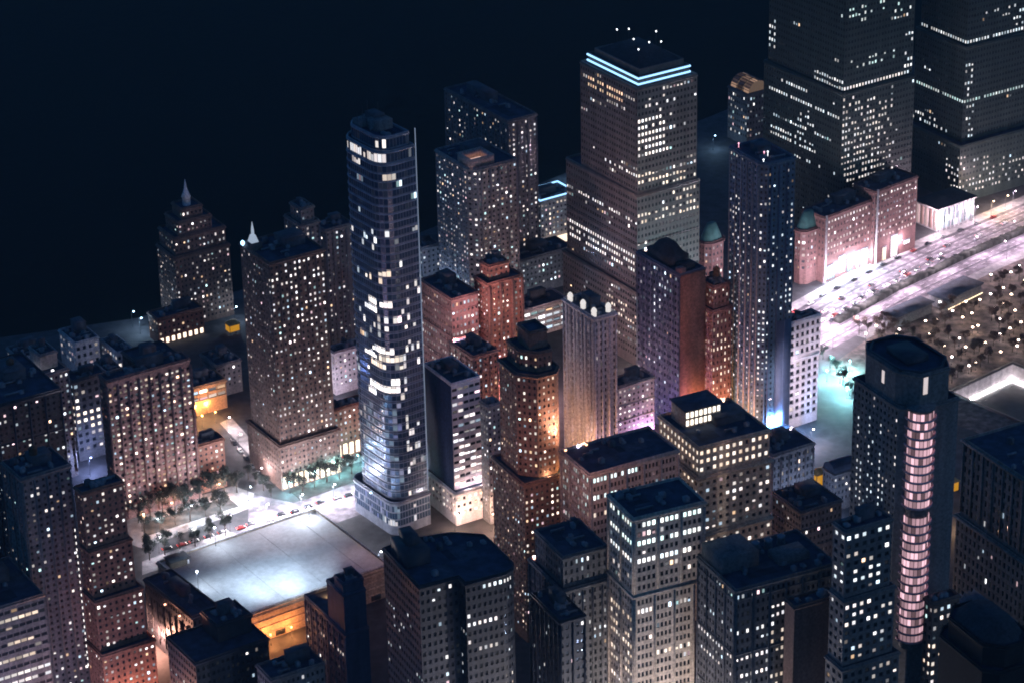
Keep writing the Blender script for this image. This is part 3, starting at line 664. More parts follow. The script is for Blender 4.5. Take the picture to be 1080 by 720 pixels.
B32 = building('B32', 'small_uplit_tower', 'small tower with white uplights on its top terrace, far left', (40, 397), 58, 72, 22, 33, GREY, tiers=[dict(z0=0, z1=58), dict(z0=58, z1=66, poly=lambda a, b: rect(4, 5, a - 3, b - 2), style='blank')], style='resi', cat='tower', p=(.2, .3), bright=.8, pal='c', clutter=2)
UPL = emit('uplight', (1, .95, .98), 5, True)
for i in range(5):
    m = MB(); vv = 2 + i * (B32.b - 4) / 4
    if i < 3: m.box(1.6, vv, 57.5, 2.4, vv + .9, 58.4)
    else: m.box(2 + (i - 3) * 6, 1.4, 57.5, 3 + (i - 3) * 6, 2.2, 58.4)
    part(B32, 'uplight', m, UPL)
B33 = building('B33', 'bright_gallery_building', 'dark building with one floor of glowing white gallery windows', (76, 402), 44, 111, 67, 32, GREYD, style='bigwin', p=(.3, .25), bright=.85, pal='n', clutter=3, rows=[('box', 76, 428, 112, 449, .97, 1.5, 'w')])
B34 = building('B34', 'wide_dark_apartment_block', 'wide dark apartment block with scattered lights at the left edge', (-5, 428), 95, 64, -45, 31, BLACKB, style='resi', cat='apartment block', p=(.15, .13), bright=.85, pal='c', clutter=5, tank=(.6, .6))
B35 = building('B35', 'dark_corner_tower', 'dark tower with a vertical line of stair lights down its corner', (22, 505), 108, 74, 2, 33, GREYD, style='resi', cat='tower', p=(.1, .1), bright=.75, pal='n', clutter=4, tank=(.5, .6))
for i in range(22):
    m = MB(); m.box(B35.a - .9, -.28, 12 + i * 3.1, B35.a - .1, -.05, 13.1 + i * 3.1, True); part(B35, 'stair_light', m, emit('stair_light', (1, .95, .9), 2.2))
B36 = building('B36', 'stepped_red_apartment_tower', 'red brick stepped tower with terraces descending toward the dark roofs', (86, 520), 108, 130, 78, 32, BRICK,
    tiers=[dict(z0=0, z1=36, poly=lambda a, b: rect(-1, -7.5, a + 4.5, b)), dict(z0=36, z1=60, poly=lambda a, b: rect(-.5, -4.5, a + 2.5, b)), dict(z0=60, z1=82, poly=lambda a, b: rect(0, -1.6, a + .8, b)), dict(z0=82, z1=108)], style='resi', cat='tower', p=(.25, .3), bright=.85, pal='n', clutter=3, cornice=.4,
    bmax=14)
B37 = building('B37', 'banded_office_block', 'office block with long lit ribbon windows in the bottom left corner', (-40, 652), 62, 46, -75, 31, GREYD, style='strip', cat='office block', p=(.1, .05), bright=.6, pal='w', clutter=5,
    rows=[('row', 668, 674, -10, 42, .95, .55, 'w'), ('row', 677, 684, -10, 42, .95, .5, 'w'), ('row', 690, 697, -10, 42, .8, .5, 'w'), ('row', 706, 712, -10, 38, .9, .45, 'w'), ('row', 722, 730, -10, 58, .95, .6, 'n'), ('row', 734, 740, -10, 58, .95, .6, 'n')])

IN1 = building('IN1', 'low_quay_block', 'low dark block with a few lights right above the orange lit garage', (228, 386), 18, 254, 206, 32, GREYD, style='resi', p=(.12, .22), bright=.8, pal='n', clutter=5, bmax=18)
IN2 = building('IN2', 'dark_quay_warehouse', 'dark quay warehouse just behind the roof of the broad brick slab', (150, 388), 20, 192, 118, 32, BLACKB, style='office', p=(.08, .1), bright=.8, pal='c', clutter=6, bmax=24)
IN3 = building('IN3', 'dim_quay_block', 'dim low block between the lit gallery building and the waterfront wing', (112, 392), 22, 128, 98, 32, GREYD, style='resi', p=(.1, .15), bright=.8, pal='n', clutter=2, bmax=14)
IN4 = building('IN4', 'small_lit_block', 'small white lit block tucked behind the glass tower near the shore', (352, 322), 20, 378, 342, 33, GREY, style='resi', p=(.3, .45), bright=.9, pal='n', clutter=2, bmax=14)
# ================================================================== FOREGROUND
G1 = building('G1', 'parking_garage', 'flat garage with pale roof washed in cold white light', (240, 655), 16, 410, 166, 34, wallmat('garage_concrete', (.40, .30, .22)), style='blank', cat='parking garage', p=(.05, .05), bright=.6, pal='w', clutter=0, bmax=66,
    tiers=[dict(z0=0, z1=16, roof=False)], cornice=.6)
a, b = G1.a, G1.b
m = MB(); m.box(.4, .4, 14.6, a - .4, b - .4, 15.5); part(G1, 'roof', m, wallmat('pale_roof_deck', (.50, .52, .56), .8, .1, .5, 0, .08))
m = MB(); m.ring(rect(0, 0, a, b), rect(.4, .4, a - .4, b - .4), 16.0, 16.7); part(G1, 'parapet', m, PALE)
m = MB()
for zz in (3.2, 6.6, 10.0, 13.2): m.box(-.3, -.35, zz, a + .3, -.02, zz + .5, True)
part(G1, 'ledge', m, wallmat('garage_concrete', (.4, .3, .22)))
for i in range(5):
    m = MB(); m.box(a * (.08 + .2 * i), -.12, .4, a * (.08 + .2 * i) + 5, -.01, 3.0, True); part(G1, 'door', m, DARKM)
m = MB()
for i in range(4): m.box(9 + i * (a - 20) / 3, 3, 15.505, 9.3 + i * (a - 20) / 3, b - 3, 15.54)
part(G1, 'roof_seam', m, wallmat('roof_seam_grey', (.38, .39, .42)))
D1 = building('D1', 'dark_long_roof_block', 'long dark roofed block between the garage and stepped red tower', (203, 650), 31, 232, 152, 36, BLACKB, style='office', p=(.03, .03), clutter=3)
D2 = building('D2', 'dark_flat_roof_block', 'big dark flat roofed block in the lower left', (206, 699), 48, 283, 176, 33, BLACKB, style='office', p=(.02, .02), clutter=6, bmax=30,
    tiers=[dict(z0=0, z1=48), dict(z0=48, z1=56, poly=lambda a, b: rect(a * .45, b * .35, a * .92, b * .9), style='blank')])
D3 = building('D3', 'low_grey_roof_block', 'grey roofed block along the bottom edge left of centre', (286, 716), 46, 342, 240, 30, GREYD, style='office', p=(.05, .1), clutter=3, bmax=13)
B24 = building('B24', 'stepped_dark_block', 'small dark stepped block with lit lower windows in front of the garage', (364, 668), 38, 389, 321, 30, NAVY,
    tiers=[dict(z0=0, z1=38), dict(z0=38, z1=56, poly=lambda a, b: rect(.4, .6, a - .4, b * .42), style='blank'), dict(z0=56, z1=61, poly=lambda a, b: rect(.8, 1.2, a - .8, b * .25), style='blank')], style=('office', 'blank'), p=(.05, 0), bright=1.1, pal='w', clutter=2, cornice=.2,
    rows=[('row', 688, 696, 318, 366, .75, 1.1, 'w')])
B23 = building('B23', 'dark_rounded_office', 'dark office building with rounded right wing and bright strip windows', (442, 618), 106, 540, 404, 26, BLACKB, bulk=False,
    tiers=[dict(z0=0, z1=106, poly=lambda a, b: [(0, 0), (a * .42, 0), (a * .42, -6)] + rounded(a * .42, -6.4, a, b * .5, (0, 7, 0, 0), 7)[1:-1] + [(a, b * .72), (a * .72, b * .95), (a * .25, b * 1.06), (0, b)])], style='office', cat='office building', p=(.06, .05), bright=.9, pal='c', run=2, clutter=5,
    rows=[('box', 484, 596, 545, 618, .85, 1.0, 'c'), ('box', 494, 648, 526, 660, 1, 1.1, 'n'), ('box', 494, 674, 526, 684, .9, .5, 'n'), ('box', 540, 618, 560, 720, .5, .9, 'w'), ('box', 400, 645, 432, 690, .18, .9), ('box', 445, 612, 475, 640, .3, 1.0), ('box', 460, 688, 490, 715, .35, 1.0)])
m = MB(); m.box(B23.a * .05, B23.b * .45, 105.4, B23.a * .3, B23.b * .9, 112); m.box(B23.a * .12, B23.b * .6, 112.002, B23.a * .24, B23.b * .85, 116); part(B23, 'stepped_roof_house', m, BLACKB)
B12 = building('B12', 'big_dark_office', 'broad dark office block with cluttered roof right of the cream tower', (776, 622), 104, 882, 736, 25, GREYD, bulk=False, style='office', cat='office block', p=(.05, .07), bright=1.0, pal='c', run=2, clutter=9,
    rows=[('row', 664, 672, 735, 812, .65, .9, 'c'), ('row', 695, 704, 735, 812, .85, 1.0, 'n'), ('row', 712, 722, 735, 812, .7, 1.0, 'n'), ('box', 812, 634, 850, 660, .55, .9, 'n'), ('box', 812, 660, 830, 720, .4, .5, 'w')])
m = MB(); m.box(B12.a * .0 + 1, B12.b * .45, 103.4, B12.a * .4, B12.b - 1, 110); m.box(B12.a * .55, B12.b * .3, 103.4, B12.a * .85, B12.b * .6, 106.5); part(B12, 'roof_house', m, GREYD)
for i in range(3):
    m = MB(); m.lathe(B12.a * (.5 + .13 * i), B12.b * .8, [(1.7, 103.4), (1.5, 106), (1.7, 107), (1.3, 107.05)], 14); part(B12, 'cooling_tower', m, METAL)
B12B = building('B12B', 'brown_party_wall_block', 'brown block with blank wall between the big dark office and bay tower', (838, 640), 104, 884, 828, 25.5, BROWN, style='blank', p=(0, 0), clutter=2, bmax=9)
B44 = building('B44', 'low_dark_block', 'low dark block with flat roof below the cream stepped block', (845, 540), 40, 888, 815, 29, GREYD, style='office', p=(.05, .05), clutter=6, bmax=26)

BLK = building('BLK', 'black_bay_tower', 'black tower with a pink lit curved bay running down its corner', (958, 400), 198, 1013, 902, 28, GREYD,
    tiers=[dict(z0=0, z1=185, poly=lambda a, b: [(5, 0), (a, 0), (a, b), (0, b), (0, 5)]), dict(z0=185, z1=198, poly=lambda a, b: [(a * .25, .4), (a * .8, .4), (a - .4, b * .25), (a - .4, b * .8), (a * .75, b - .4), (a * .2, b - .4), (.4, b * .8), (.4, b * .25)], style='blank', cornice=.3)],
    style=('resi2', 'blank'), cat='tower', p=(.03, 0), bright=.95, pal='n', clutter=0,
    rows=[('box', 903, 435, 909, 640, .7, .7, 'c'), ('box', 914, 435, 921, 640, .6, .8, 'c'), ('box', 926, 445, 931, 640, .7, .8, 'c'), ('box', 931, 430, 943, 660, .12, .4, 'n'), ('box', 943, 440, 953, 660, .7, 1.0, 'n'), ('box', 978, 440, 992, 660, .6, .9, 'n')])
a, b = BLK.a, BLK.b
BAYL = emit('pink_balcony_light', (1, .66, .72), .62, True)
zb0, zb1 = 88, 184; nfl = 27
for i in range(nfl):
    z0 = zb0 + (zb1 - zb0) * i / nfl; z1 = zb0 + (zb1 - zb0) * (i + 1) / nfl
    if i == 15: continue
    m = MB(); m.lathe(7.2, 1.4, [(4.4, z0), (5.5, z0 + .02), (5.9, z0 + .4), (5.9, z0 + 1.1), (5.6, z0 + 1.1), (5.6, z0 + .45), (4.5, z0 + .4)], 20); q = part(BLK, 'balcony', m, wallmat('pink_balcony_render', (.5, .33, .37)))
    m = MB(); PN = []; GV = []
    for k in range(20):
        t0, t1 = 2 * math.pi * (k + .08) / 20, 2 * math.pi * (k + .92) / 20
        PN.append([(7.2 + 4.8 * math.cos(t), 1.4 + 4.8 * math.sin(t), zz) for t, zz in ((t0, z0 + .6), (t1, z0 + .6), (t1, z1 - .15), (t0, z1 - .15))]); v = RNG.choice((.03, .07, .11, .15, .2, .3)) * 1.05; GV.append((v, v * .6, v * .7, 1))
    m.quads(PN); o = m.build('balcony_window', WIN_MANY, q); at_ = o.data.attributes.new('glow', 'FLOAT_COLOR', 'FACE'); at_.data.foreach_set('color', np.array(GV, dtype=np.float32).ravel())
m = MB(); m.lathe(7.2, 1.4, [(4.5, zb0 - 3), (4.5, zb1 + .5), (5.4, zb1 + .6), (5.4, zb1 + 1.6), (.2, zb1 + 2.2)], 20); part(BLK, 'bay_core', m, GREYD)
for (uu, vv, nx, z0, z1, w) in ((a * .31, .4, 0, 190, 197, 1.9), (.4, b * .45, 1, 190, 195, 1.5)):
    m = MB()
    if nx: m.box(uu - .12, vv, z0, uu - .01, vv + w, z1, True)
    else: m.box(uu, vv - .12, z0, uu + w, vv - .01, z1, True)
    part(BLK, 'tall_window', m, emit('tall_window_light', (1, .85, .84), .7))
m = MB(); m.ring(offset(chamfer(1, 1, a - 1, b - 1, 6), 0), offset(chamfer(1, 1, a - 1, b - 1, 6), -.8), 197.9, 198.9); m.box(a * .3, b * .3, 197.45, a * .7, b * .7, 200); part(BLK, 'roof_crown', m, BLACKB)
BLW = building('BLW', 'setback_wing_block', 'grey windowed block stepping down left of the pink bay', (892, 560), 146, 941, 879, 27, GREYD,
    tiers=[dict(z0=0, z1=90, poly=lambda a, b: rect(-1.5, -3.2, a + 3.5, b)), dict(z0=90, z1=118, poly=lambda a, b: rect(-.6, -1.4, a + 1.5, b)), dict(z0=118, z1=146)], style='bigwin', p=(.1, .18), bright=.95, pal='n', clutter=3, bmax=9,
    rows=[('row', 563, 572, 880, 945, .95, .9, 'c'), ('row', 598, 622, 880, 930, .75, 1.0, 'c'), ('row', 638, 662, 890, 945, .5, .9, 'n')])
BLR = building('BLR', 'right_wing_block', 'windowed block with orange lower floors right of the pink bay', (984, 636), 110, 1012, 975, 27, BROWN, style='bigwin', p=(.3, .35), bright=.85, pal='n', clutter=2, bmax=8, rows=[('box', 975, 672, 1012, 712, .6, .9, 'w')])
B9 = building('B9', 'arcaded_stone_block', 'ornate dark stone block with arcaded frieze at the right edge', (1092, 512), 96, 1180, 1017, 28, GREYG, bulk=False, style='arch', p=(.04, .04), bright=.8, pal='c', clutter=6, cornice=1.2,
    tiers=[dict(z0=0, z1=60, poly=lambda a, b: rect(-1.2, -1, a, b + 1)), dict(z0=60, z1=96)], rows=[('row', 588, 597, 1015, 1055, .8, .9, 'c')])
B10 = building('B10', 'black_domed_tower', 'unlit black tower top looming in the bottom right corner', (1045, 690), 150, 1100, 985, 26, wallmat('unlit_black_stone', (.010, .012, .016), .9), style='blank', cat='tower', p=(0, 0), clutter=0,  # near-black colour stands in for the tower standing unlit
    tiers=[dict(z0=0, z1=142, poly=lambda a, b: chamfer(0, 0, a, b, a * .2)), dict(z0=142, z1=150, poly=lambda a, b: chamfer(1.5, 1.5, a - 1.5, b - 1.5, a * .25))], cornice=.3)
m = MB(); pyr(m, chamfer(2.5, 2.5, B10.a - 2.5, B10.b - 2.5, B10.a * .25), 149.5, 155, .6); part(B10, 'dome', m, SLATE)
B11 = building('B11', 'ribbed_roof_hall', 'hall with pale sloping ribbed roof below the arcaded block', (1046, 668), 44, 1075, 1000, 28, GREYD, style='office', cat='hall', p=(.1, .1), clutter=0, tiers=[dict(z0=0, z1=44, roof=False)], bmax=34)
a, b = B11.a, B11.b
m = MB()
for i in range(6):
    u0, u1 = a * i / 6, a * (i + 1) / 6
    m.quads([[(u0, 0, 44.1), (u0, b, 44.1), ((u0 + u1) / 2, b, 46.5), ((u0 + u1) / 2, 0, 46.5)], [((u0 + u1) / 2, 0, 46.5), ((u0 + u1) / 2, b, 46.5), (u1, b, 44.1), (u1, 0, 44.1)]])
    m.poly([(u0, 0, 44.1), ((u0 + u1) / 2, 0, 46.5), (u1, 0, 44.1)])
part(B11, 'ribbed_roof', m, wallmat('ribbed_zinc', (.2, .23, .26), .5, .2, .4, .3))

relief(B18, 3, 82, piers=3.4, dep=.5); relief(B38, 3, 96, piers=6.2); relief(B34, 3, 93, piers=7, belts=18); relief(B35, 3, 106, piers=5.4); relief(B19, 3, 64, belts=14); relief(B13, 3, 87, piers=8.0, dep=.5, a=B13.a * .86); relief(B13, 89, 120, piers=8.0, dep=.5)
relief(B14, 3, 90, piers=8.0, dep=.5); relief(B12, 3, 102, piers=6.6, belts=24, dep=.4); relief(B9, 62, 94, piers=6, dep=.7); relief(B7, 3, 31, piers=4.6); relief(B44, 3, 38, belts=9); relief(T8, 4, 144, piers=5, faces='L', v0=3, mat=GREY); relief(B32, 3, 56, piers=4); relief(B21, 3, 56, piers=4.6, dep=.3)
relief(B28, 3, 90, piers=4); relief(B29, 3, 70, piers=4); relief(W1, 42, 94, belts=26, dep=.3); relief(B24, 3, 36, piers=5, faces='L', dep=.3); relief(B43, 3, 36, belts=8); relief(B40, 3, 21, belts=7); relief(D1, 3, 24, piers=5); relief(B15, 3, 82, piers=4.4, dep=.4); relief(B16, 3, 82, piers=3.8)
# ------------------------------------------------------------------ windows: up to 100 seen windows of a building are objects, the rest one mesh
BVH = BVHTree.FromPolygons(SOLID_V, SOLID_F)
PANE_MESH = {}
BLIND = wallmat('window_blind', (.3, .27, .24), .9, .1)
def pane_mesh(w, h, bl=0.0):
    k = (round(w, 2), round(h, 2), bl)
    if k not in PANE_MESH:
        t = h / 2 - h * bl
        m = MB(); q = [[(-w / 2, 0, -h / 2), (w / 2, 0, -h / 2), (w / 2, 0, t), (-w / 2, 0, t)]]
        if bl: q.append([(-w / 2, -.01, t), (w / 2, -.01, t), (w / 2, -.01, h / 2), (-w / 2, -.01, h / 2)])
        m.quads(q)
        me = m.mesh('window'); me.materials.append(WIN_ONE); me.materials.append(BLIND)
        if bl: me.polygons[1].material_index = 1
        PANE_MESH[k] = me
    return PANE_MESH[k]

def finish_windows(B):
    if not B.panes: return
    R = random.Random(sum(map(ord, B.key)) * 7 + B.seed)
    W2L = B.M
    edge = {}
    seen, rest = [], []
    runs = {}
    palw = PAL[B.pal]
    for (c, n, w, h, i) in B.panes:
        face = 'L' if abs(n[0]) > abs(n[1]) else 'R'
        P = W2L @ Vector(c)
        x, y = pr(P)
        ez = round(c[2], 1)
        if ez not in edge: edge[ez] = pr(W2L @ Vector((0, 0, c[2])))[1]
        ey = edge[ez]
        prob, br, pal = (B.p[0] if face == 'L' else B.p[1]) * 1.45, B.bright, palw
        special = False
        for rw in B.rows:
            if rw[0] == 'row': ok = rw[1] <= ey <= rw[2] and rw[3] <= x <= rw[4]; e = rw[5:]
            else: ok = rw[1] <= x <= rw[3] and rw[2] <= y <= rw[4]; e = rw[5:]
            if ok:
                prob, br = e[0], e[1]; special = True
                if len(e) > 2: pal = PAL[e[2]]
                break
        if special or B.run <= 1: lit = R.random() < prob
        else:
            k = (face, ez, round(n[0], 1), round(n[1], 1))
            s = runs.get(k)
            if s is None or s[1] <= 0: s = [R.random() < prob, 1 + int(R.expovariate(1 / B.run))]; runs[k] = s
            s[1] -= 1; lit = s[0] and R.random() < .93
        g = (0, 0, 0)
        if lit:
            v = br * (math.exp(R.gauss(-.8, .95)) if not special else math.exp(R.gauss(-.1, .3)))
            v = min(v, 2.6) * .42
            cc = R.choice(pal); t_ = R.random()
            if not special and t_ < .3: cc = (.62, .82, 1) if t_ < .12 else (.6, .95, .95) if t_ < .17 else (1, .68, .74) if t_ < .23 else (1, .66, .4)
            g = (cc[0] * v, cc[1] * v, cc[2] * v)
        elif R.random() < .35:
            v = B.dim * R.random() ** 2; g = (v * .85, v * .92, v)
        nw = W2L.to_3x3() @ Vector((n[0], n[1], 0))
        vis = False
        if -20 < x < 1100 and -20 < y < 740:
            o = P + nw * .9; d = CAMP - o
            if d.dot(nw) > 0 and BVH.ray_cast(o, d.normalized())[0] is None: vis = True
        rec = (c, n, w, h, g, R.choice((0, 0, 0, .3, .5)) if lit and not (special and prob > .85) else 0)
        if vis: seen.append(((1 if lit else 0, sum(g) if lit else -abs(R.random())), rec))
        else: rest.append(rec)
    seen.sort(key=lambda t: t[0], reverse=True)
    for (_, (c, n, w, h, g, bl)) in seen[:100]:
        o = bpy.data.objects.new('window', pane_mesh(w, h, bl)); col.objects.link(o)
        o.parent = B.root; o.location = c; o.rotation_euler = (0, 0, math.atan2(n[0], -n[1])); o.color = (*g, 1)
    rest += [r for _, r in seen[100:]]
    if rest:
        Q = []; G = []
        for (c, n, w, h, g, bl) in rest:
            dx, dy = -n[1] * w / 2, n[0] * w / 2; z0, z1 = c[2] - h / 2, c[2] + h / 2
            if bl:
                zt = z1 - h * bl
                Q.append([(c[0] - dx, c[1] - dy, zt), (c[0] + dx, c[1] + dy, zt), (c[0] + dx, c[1] + dy, z1), (c[0] - dx, c[1] - dy, z1)]); G.append((.004, .004, .004, 1)); z1 = zt
            Q.append([(c[0] - dx, c[1] - dy, z0), (c[0] + dx, c[1] + dy, z0), (c[0] + dx, c[1] + dy, z1), (c[0] - dx, c[1] - dy, z1)]); G.append((*g, 1))
        m = MB(); m.quads(Q); me = m.mesh('windows'); me.materials.append(B.glass or WIN_MANY)
        at_ = me.attributes.new('glow', 'FLOAT_COLOR', 'FACE'); at_.data.foreach_set('color', np.array(G, dtype=np.float32).ravel())
        o = bpy.data.objects.new('windows', me); col.objects.link(o); o.parent = B.root
        if len(seen) > 100 or True: o['kind'] = 'stuff'
for B in BLD: finish_windows(B)

# ------------------------------------------------------------------ ground, water, streets
ASPH = wallmat('night_asphalt', (.06, .06, .068), .8, .3, .12, 0, .25); PAVE = wallmat('pale_pavement', (.3, .29, .3), .85, .3, .3, 0, .2)
PLAZA = wallmat('plaza_stone', (.115, .09, .085), .85, .45, .25, 0, .3); GRASSM = wallmat('winter_grass', (.055, .055, .055), .95, .5, .3)
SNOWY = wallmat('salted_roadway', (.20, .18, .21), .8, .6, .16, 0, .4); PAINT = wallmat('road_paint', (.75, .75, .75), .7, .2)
WATER, nt, bs = nodes_of('river_water')
bs.inputs['Base Color'].default_value = (.002, .010, .010, 1); bs.inputs['Roughness'].default_value = .3; bs.inputs['Specular IOR Level'].default_value = .004
nz = nt.nodes.new('ShaderNodeTexNoise'); nz.inputs['Scale'].default_value = .12; nz.inputs['Detail'].default_value = 5
tcn = nt.nodes.new('ShaderNodeTexCoord'); nt.links.new(tcn.outputs['Object'], nz.inputs['Vector'])
bm_ = nt.nodes.new('ShaderNodeBump'); bm_.inputs['Strength'].default_value = .35; bm_.inputs['Distance'].default_value = .6
nt.links.new(nz.outputs['Fac'], bm_.inputs['Height']); nt.links.new(bm_.outputs['Normal'], bs.inputs['Normal'])

PK = Vector((259, 1322)); E1 = Vector((-.757, -.653)); E2 = Vector((.653, -.757)); PSZ = 48.0
POOL = [PK, PK + E1 * PSZ, PK + E1 * PSZ + E2 * PSZ, PK + E2 * PSZ]
LAND = [(-900, -300), (1100, -300), (1100, 2150), (700, 2060), (351, 1835), (235, 1768), (142, 1700), (37, 1600), (-53, 1510), (-110, 1465), (-156, 1432), (-205, 1402), (-274, 1382), (-420, 1345), (-900, 1250)]
def sheet(name, mat, outer, hole, z, kind='structure'):
    pl = [[Vector((p[0], p[1], 0)) for p in outer]]
    if hole: pl.append([Vector((p[0], p[1], 0)) for p in hole])
    flat = [p for q in pl for p in q]
    m = MB(); V = [(p.x, p.y, z) for p in flat]; F = []
    for t in tessellate_polygon(pl):
        a, b, c = (flat[i] for i in t)
        F.append(list(t) if (b - a).cross(c - a).z > 0 else [t[0], t[2], t[1]])
    m.mesh_data(V, F)
    return m, (tag(m.build(name, mat), kind=kind) if name else None)
sheet('water', WATER, [(-20000, -8000), (20000, -8000), (20000, 40000), (-20000, 40000)], [(0, 600), (600, 600), (600, 1500), (0, 1300)], -2.5)
m, _ = sheet(None, None, LAND, POOL, 0.0)
n = len(LAND)
for i in range(n): m.quads([[(*LAND[i], -4), (*LAND[(i + 1) % n], -4), (*LAND[(i + 1) % n], 0), (*LAND[i], 0)]])
tag(m.build('ground', ASPH), kind='structure')

def g2(x, y): p = at(x, y); return (p.x, p.y)
# the bright avenue, its pavements and markings
AX = [Vector((330, 1524)), Vector((294, 1493)), Vector((257, 1461)), Vector((211, 1417)), Vector((170, 1372)), Vector((120, 1322)), Vector((60, 1290)), Vector((-30, 1235)), Vector((-105, 1178)), Vector((-190, 1120))]
def strip(ax, o0, o1):
    L = []; Rr = []
    for i, p in enumerate(ax):
        d = (ax[min(i + 1, len(ax) - 1)] - ax[max(i - 1, 0)]).normalized(); nn = Vector((-d.y, d.x))
        L.append(p + nn * o0); Rr.append(p + nn * o1)
    return L, Rr
def strip_mb(m, ax, o0, o1, z):
    L, Rr = strip(ax, o0, o1)
    for i in range(len(ax) - 1):
        q = [(L[i].x, L[i].y, z), (L[i + 1].x, L[i + 1].y, z), (Rr[i + 1].x, Rr[i + 1].y, z), (Rr[i].x, Rr[i].y, z)]
        a, b, c = (Vector(t) for t in q[:3])
        m.quads([q if (b - a).cross(c - a).z > 0 else q[::-1]])
# o>0 lies left of travel direction (+x -> -x): the right / camera side is positive here
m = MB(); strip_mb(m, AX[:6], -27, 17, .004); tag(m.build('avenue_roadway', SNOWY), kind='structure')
WORN = wallmat('worn_asphalt', (.085, .08, .095), .8, .5, .2, 0, .3)
for o0, o1 in ((-26.6, -24.2), (-18.6, -17.4), (-11.2, -10.2), (2.2, 3.6), (9.6, 10.8)):
    m = MB(); strip_mb(m, AX[:6], o0, o1, .008); tag(m.build('worn_lane', WORN), kind='structure')
m = MB(); strip_mb(m, AX[5:], -8, 9, .006); tag(m.build('lower_roadway', ASPH), kind='structure')
m = MB()
for o in (-23.5, -20, -16.5, -13, -9.5, -6, 5.5, 9, 12.5):
    ax = []
    for i in range(5):
        for t in np.arange(0, 1, .06): ax.append(AX[i].lerp(AX[i + 1], float(t)))
    L, Rr = strip(ax, o - .12, o + .12)
    for i in range(0, len(ax) - 1, 2):
        q = [(L[i].x, L[i].y, .012), (Rr[i].x, Rr[i].y, .012), (Rr[i + 1].x, Rr[i + 1].y, .012), (L[i + 1].x, L[i + 1].y, .012)]
        a_, b_, c_ = (Vector(t) for t in q[:3]); m.quads([q if (b_ - a_).cross(c_ - a_).z > 0 else q[::-1]])
tag(m.build('lane_markings', PAINT), kind='structure')
def slab(name, mat, outer, h, hole=None):
    o = [Vector(p) for p in outer]
    ar = sum(o[i].x * o[(i + 1) % len(o)].y - o[(i + 1) % len(o)].x * o[i].y for i in range(len(o)))
    if ar < 0: o = o[::-1]
    m, _ = sheet(None, None, o, hole, h)
    for i in range(len(o)):
        a_, b_ = o[i], o[(i + 1) % len(o)]
        m.quads([[(a_.x, a_.y, 0), (b_.x, b_.y, 0), (b_.x, b_.y, h), (a_.x, a_.y, h)]])
    return tag(m.build(name, mat), kind='structure')
L, Rr = strip(AX[:6], -27, -34); slab('pavement', PAVE, L + Rr[::-1], .13)
# memorial plaza with pool opening
L, Rr = strip(AX[:5], 17.3, 24); slab('pavement', PAVE, L + Rr[::-1], .14)
mp_ = [p for p in Rr]
plz = Rr[::-1] + [Vector((420, 1420)), Vector((330, 1240)), Vector((240, 1235)), Vector((160, 1318))]
slab('memorial_plaza', PLAZA, plz, .12, POOL)
# median hedge wall along the avenue : a thing of its own
ax = []
for i in range(4):
    for t in np.arange(0, 1, .1): ax.append(AX[i].lerp(AX[i + 1], float(t)))
L, Rr = strip(ax, -1.9, 1.9)
HEDGE = wallmat('clipped_hedge', (.022, .024, .022), .95, .6, .8)
m = MB(); rr = random.Random(3)
for i in range(len(ax) - 1):
    h0 = 2.6 + rr.uniform(-.4, .4)
    m.prism([(L[i].x, L[i].y), (Rr[i].x, Rr[i].y), (Rr[i + 1].x, Rr[i + 1].y), (L[i + 1].x, L[i + 1].y)][::-1] if True else [], .0, h0)
tag(m.build('hedge', HEDGE), 'long dark clipped hedge running along the middle of the bright avenue', 'hedge')

# pool
PW = wallmat('pool_granite', (.42, .38, .39), .6, .25, .5)
pool = empty('memorial_pool', (PK.x, PK.y, 0)); tag(pool, 'square sunken pool with glowing white inner walls on the plaza', 'pool')
m = MB()
pin = POOL
for i in range(4):
    a_, b_ = pin[i] - PK, pin[(i + 1) % 4] - PK
    m.quads([[(b_.x, b_.y, 0), (a_.x, a_.y, 0), (a_.x, a_.y, -9), (b_.x, b_.y, -9)]])
m.build('inner_wall', PW, pool)
m = MB(); m.poly([(p.x - PK.x, p.y - PK.y, -9) for p in pin][::-1]); o = m.build('basin', wallmat('dark_pool_water', (.03, .045, .045), .25, .1, .3), pool)
cen = (POOL[0] + POOL[2]) / 2
def infl(d): return [((p - cen) * (1 + d / (PSZ * .707)) - (PK - cen)) for p in POOL]
m = MB(); io, ii = infl(2.0), infl(.05); m.ring([(p.x, p.y) for p in io], [(p.x, p.y) for p in ii], .1, 1.15); m.build('parapet', wallmat('bronze_parapet', (.05, .045, .05), .5, .2), pool)
PL = emit('pool_strip_light', (1, .9, .93), 45, True)
for i in range(4):
    a_, b_ = infl(-.5)[i], infl(-.5)[(i + 1) % 4]
    m = MB(); m.tube((a_.x, a_.y, -8.4), (b_.x, b_.y, -8.4), .28, 6); m.build('light_strip', PL, pool)
e3 = POOL[0] - POOL[1]
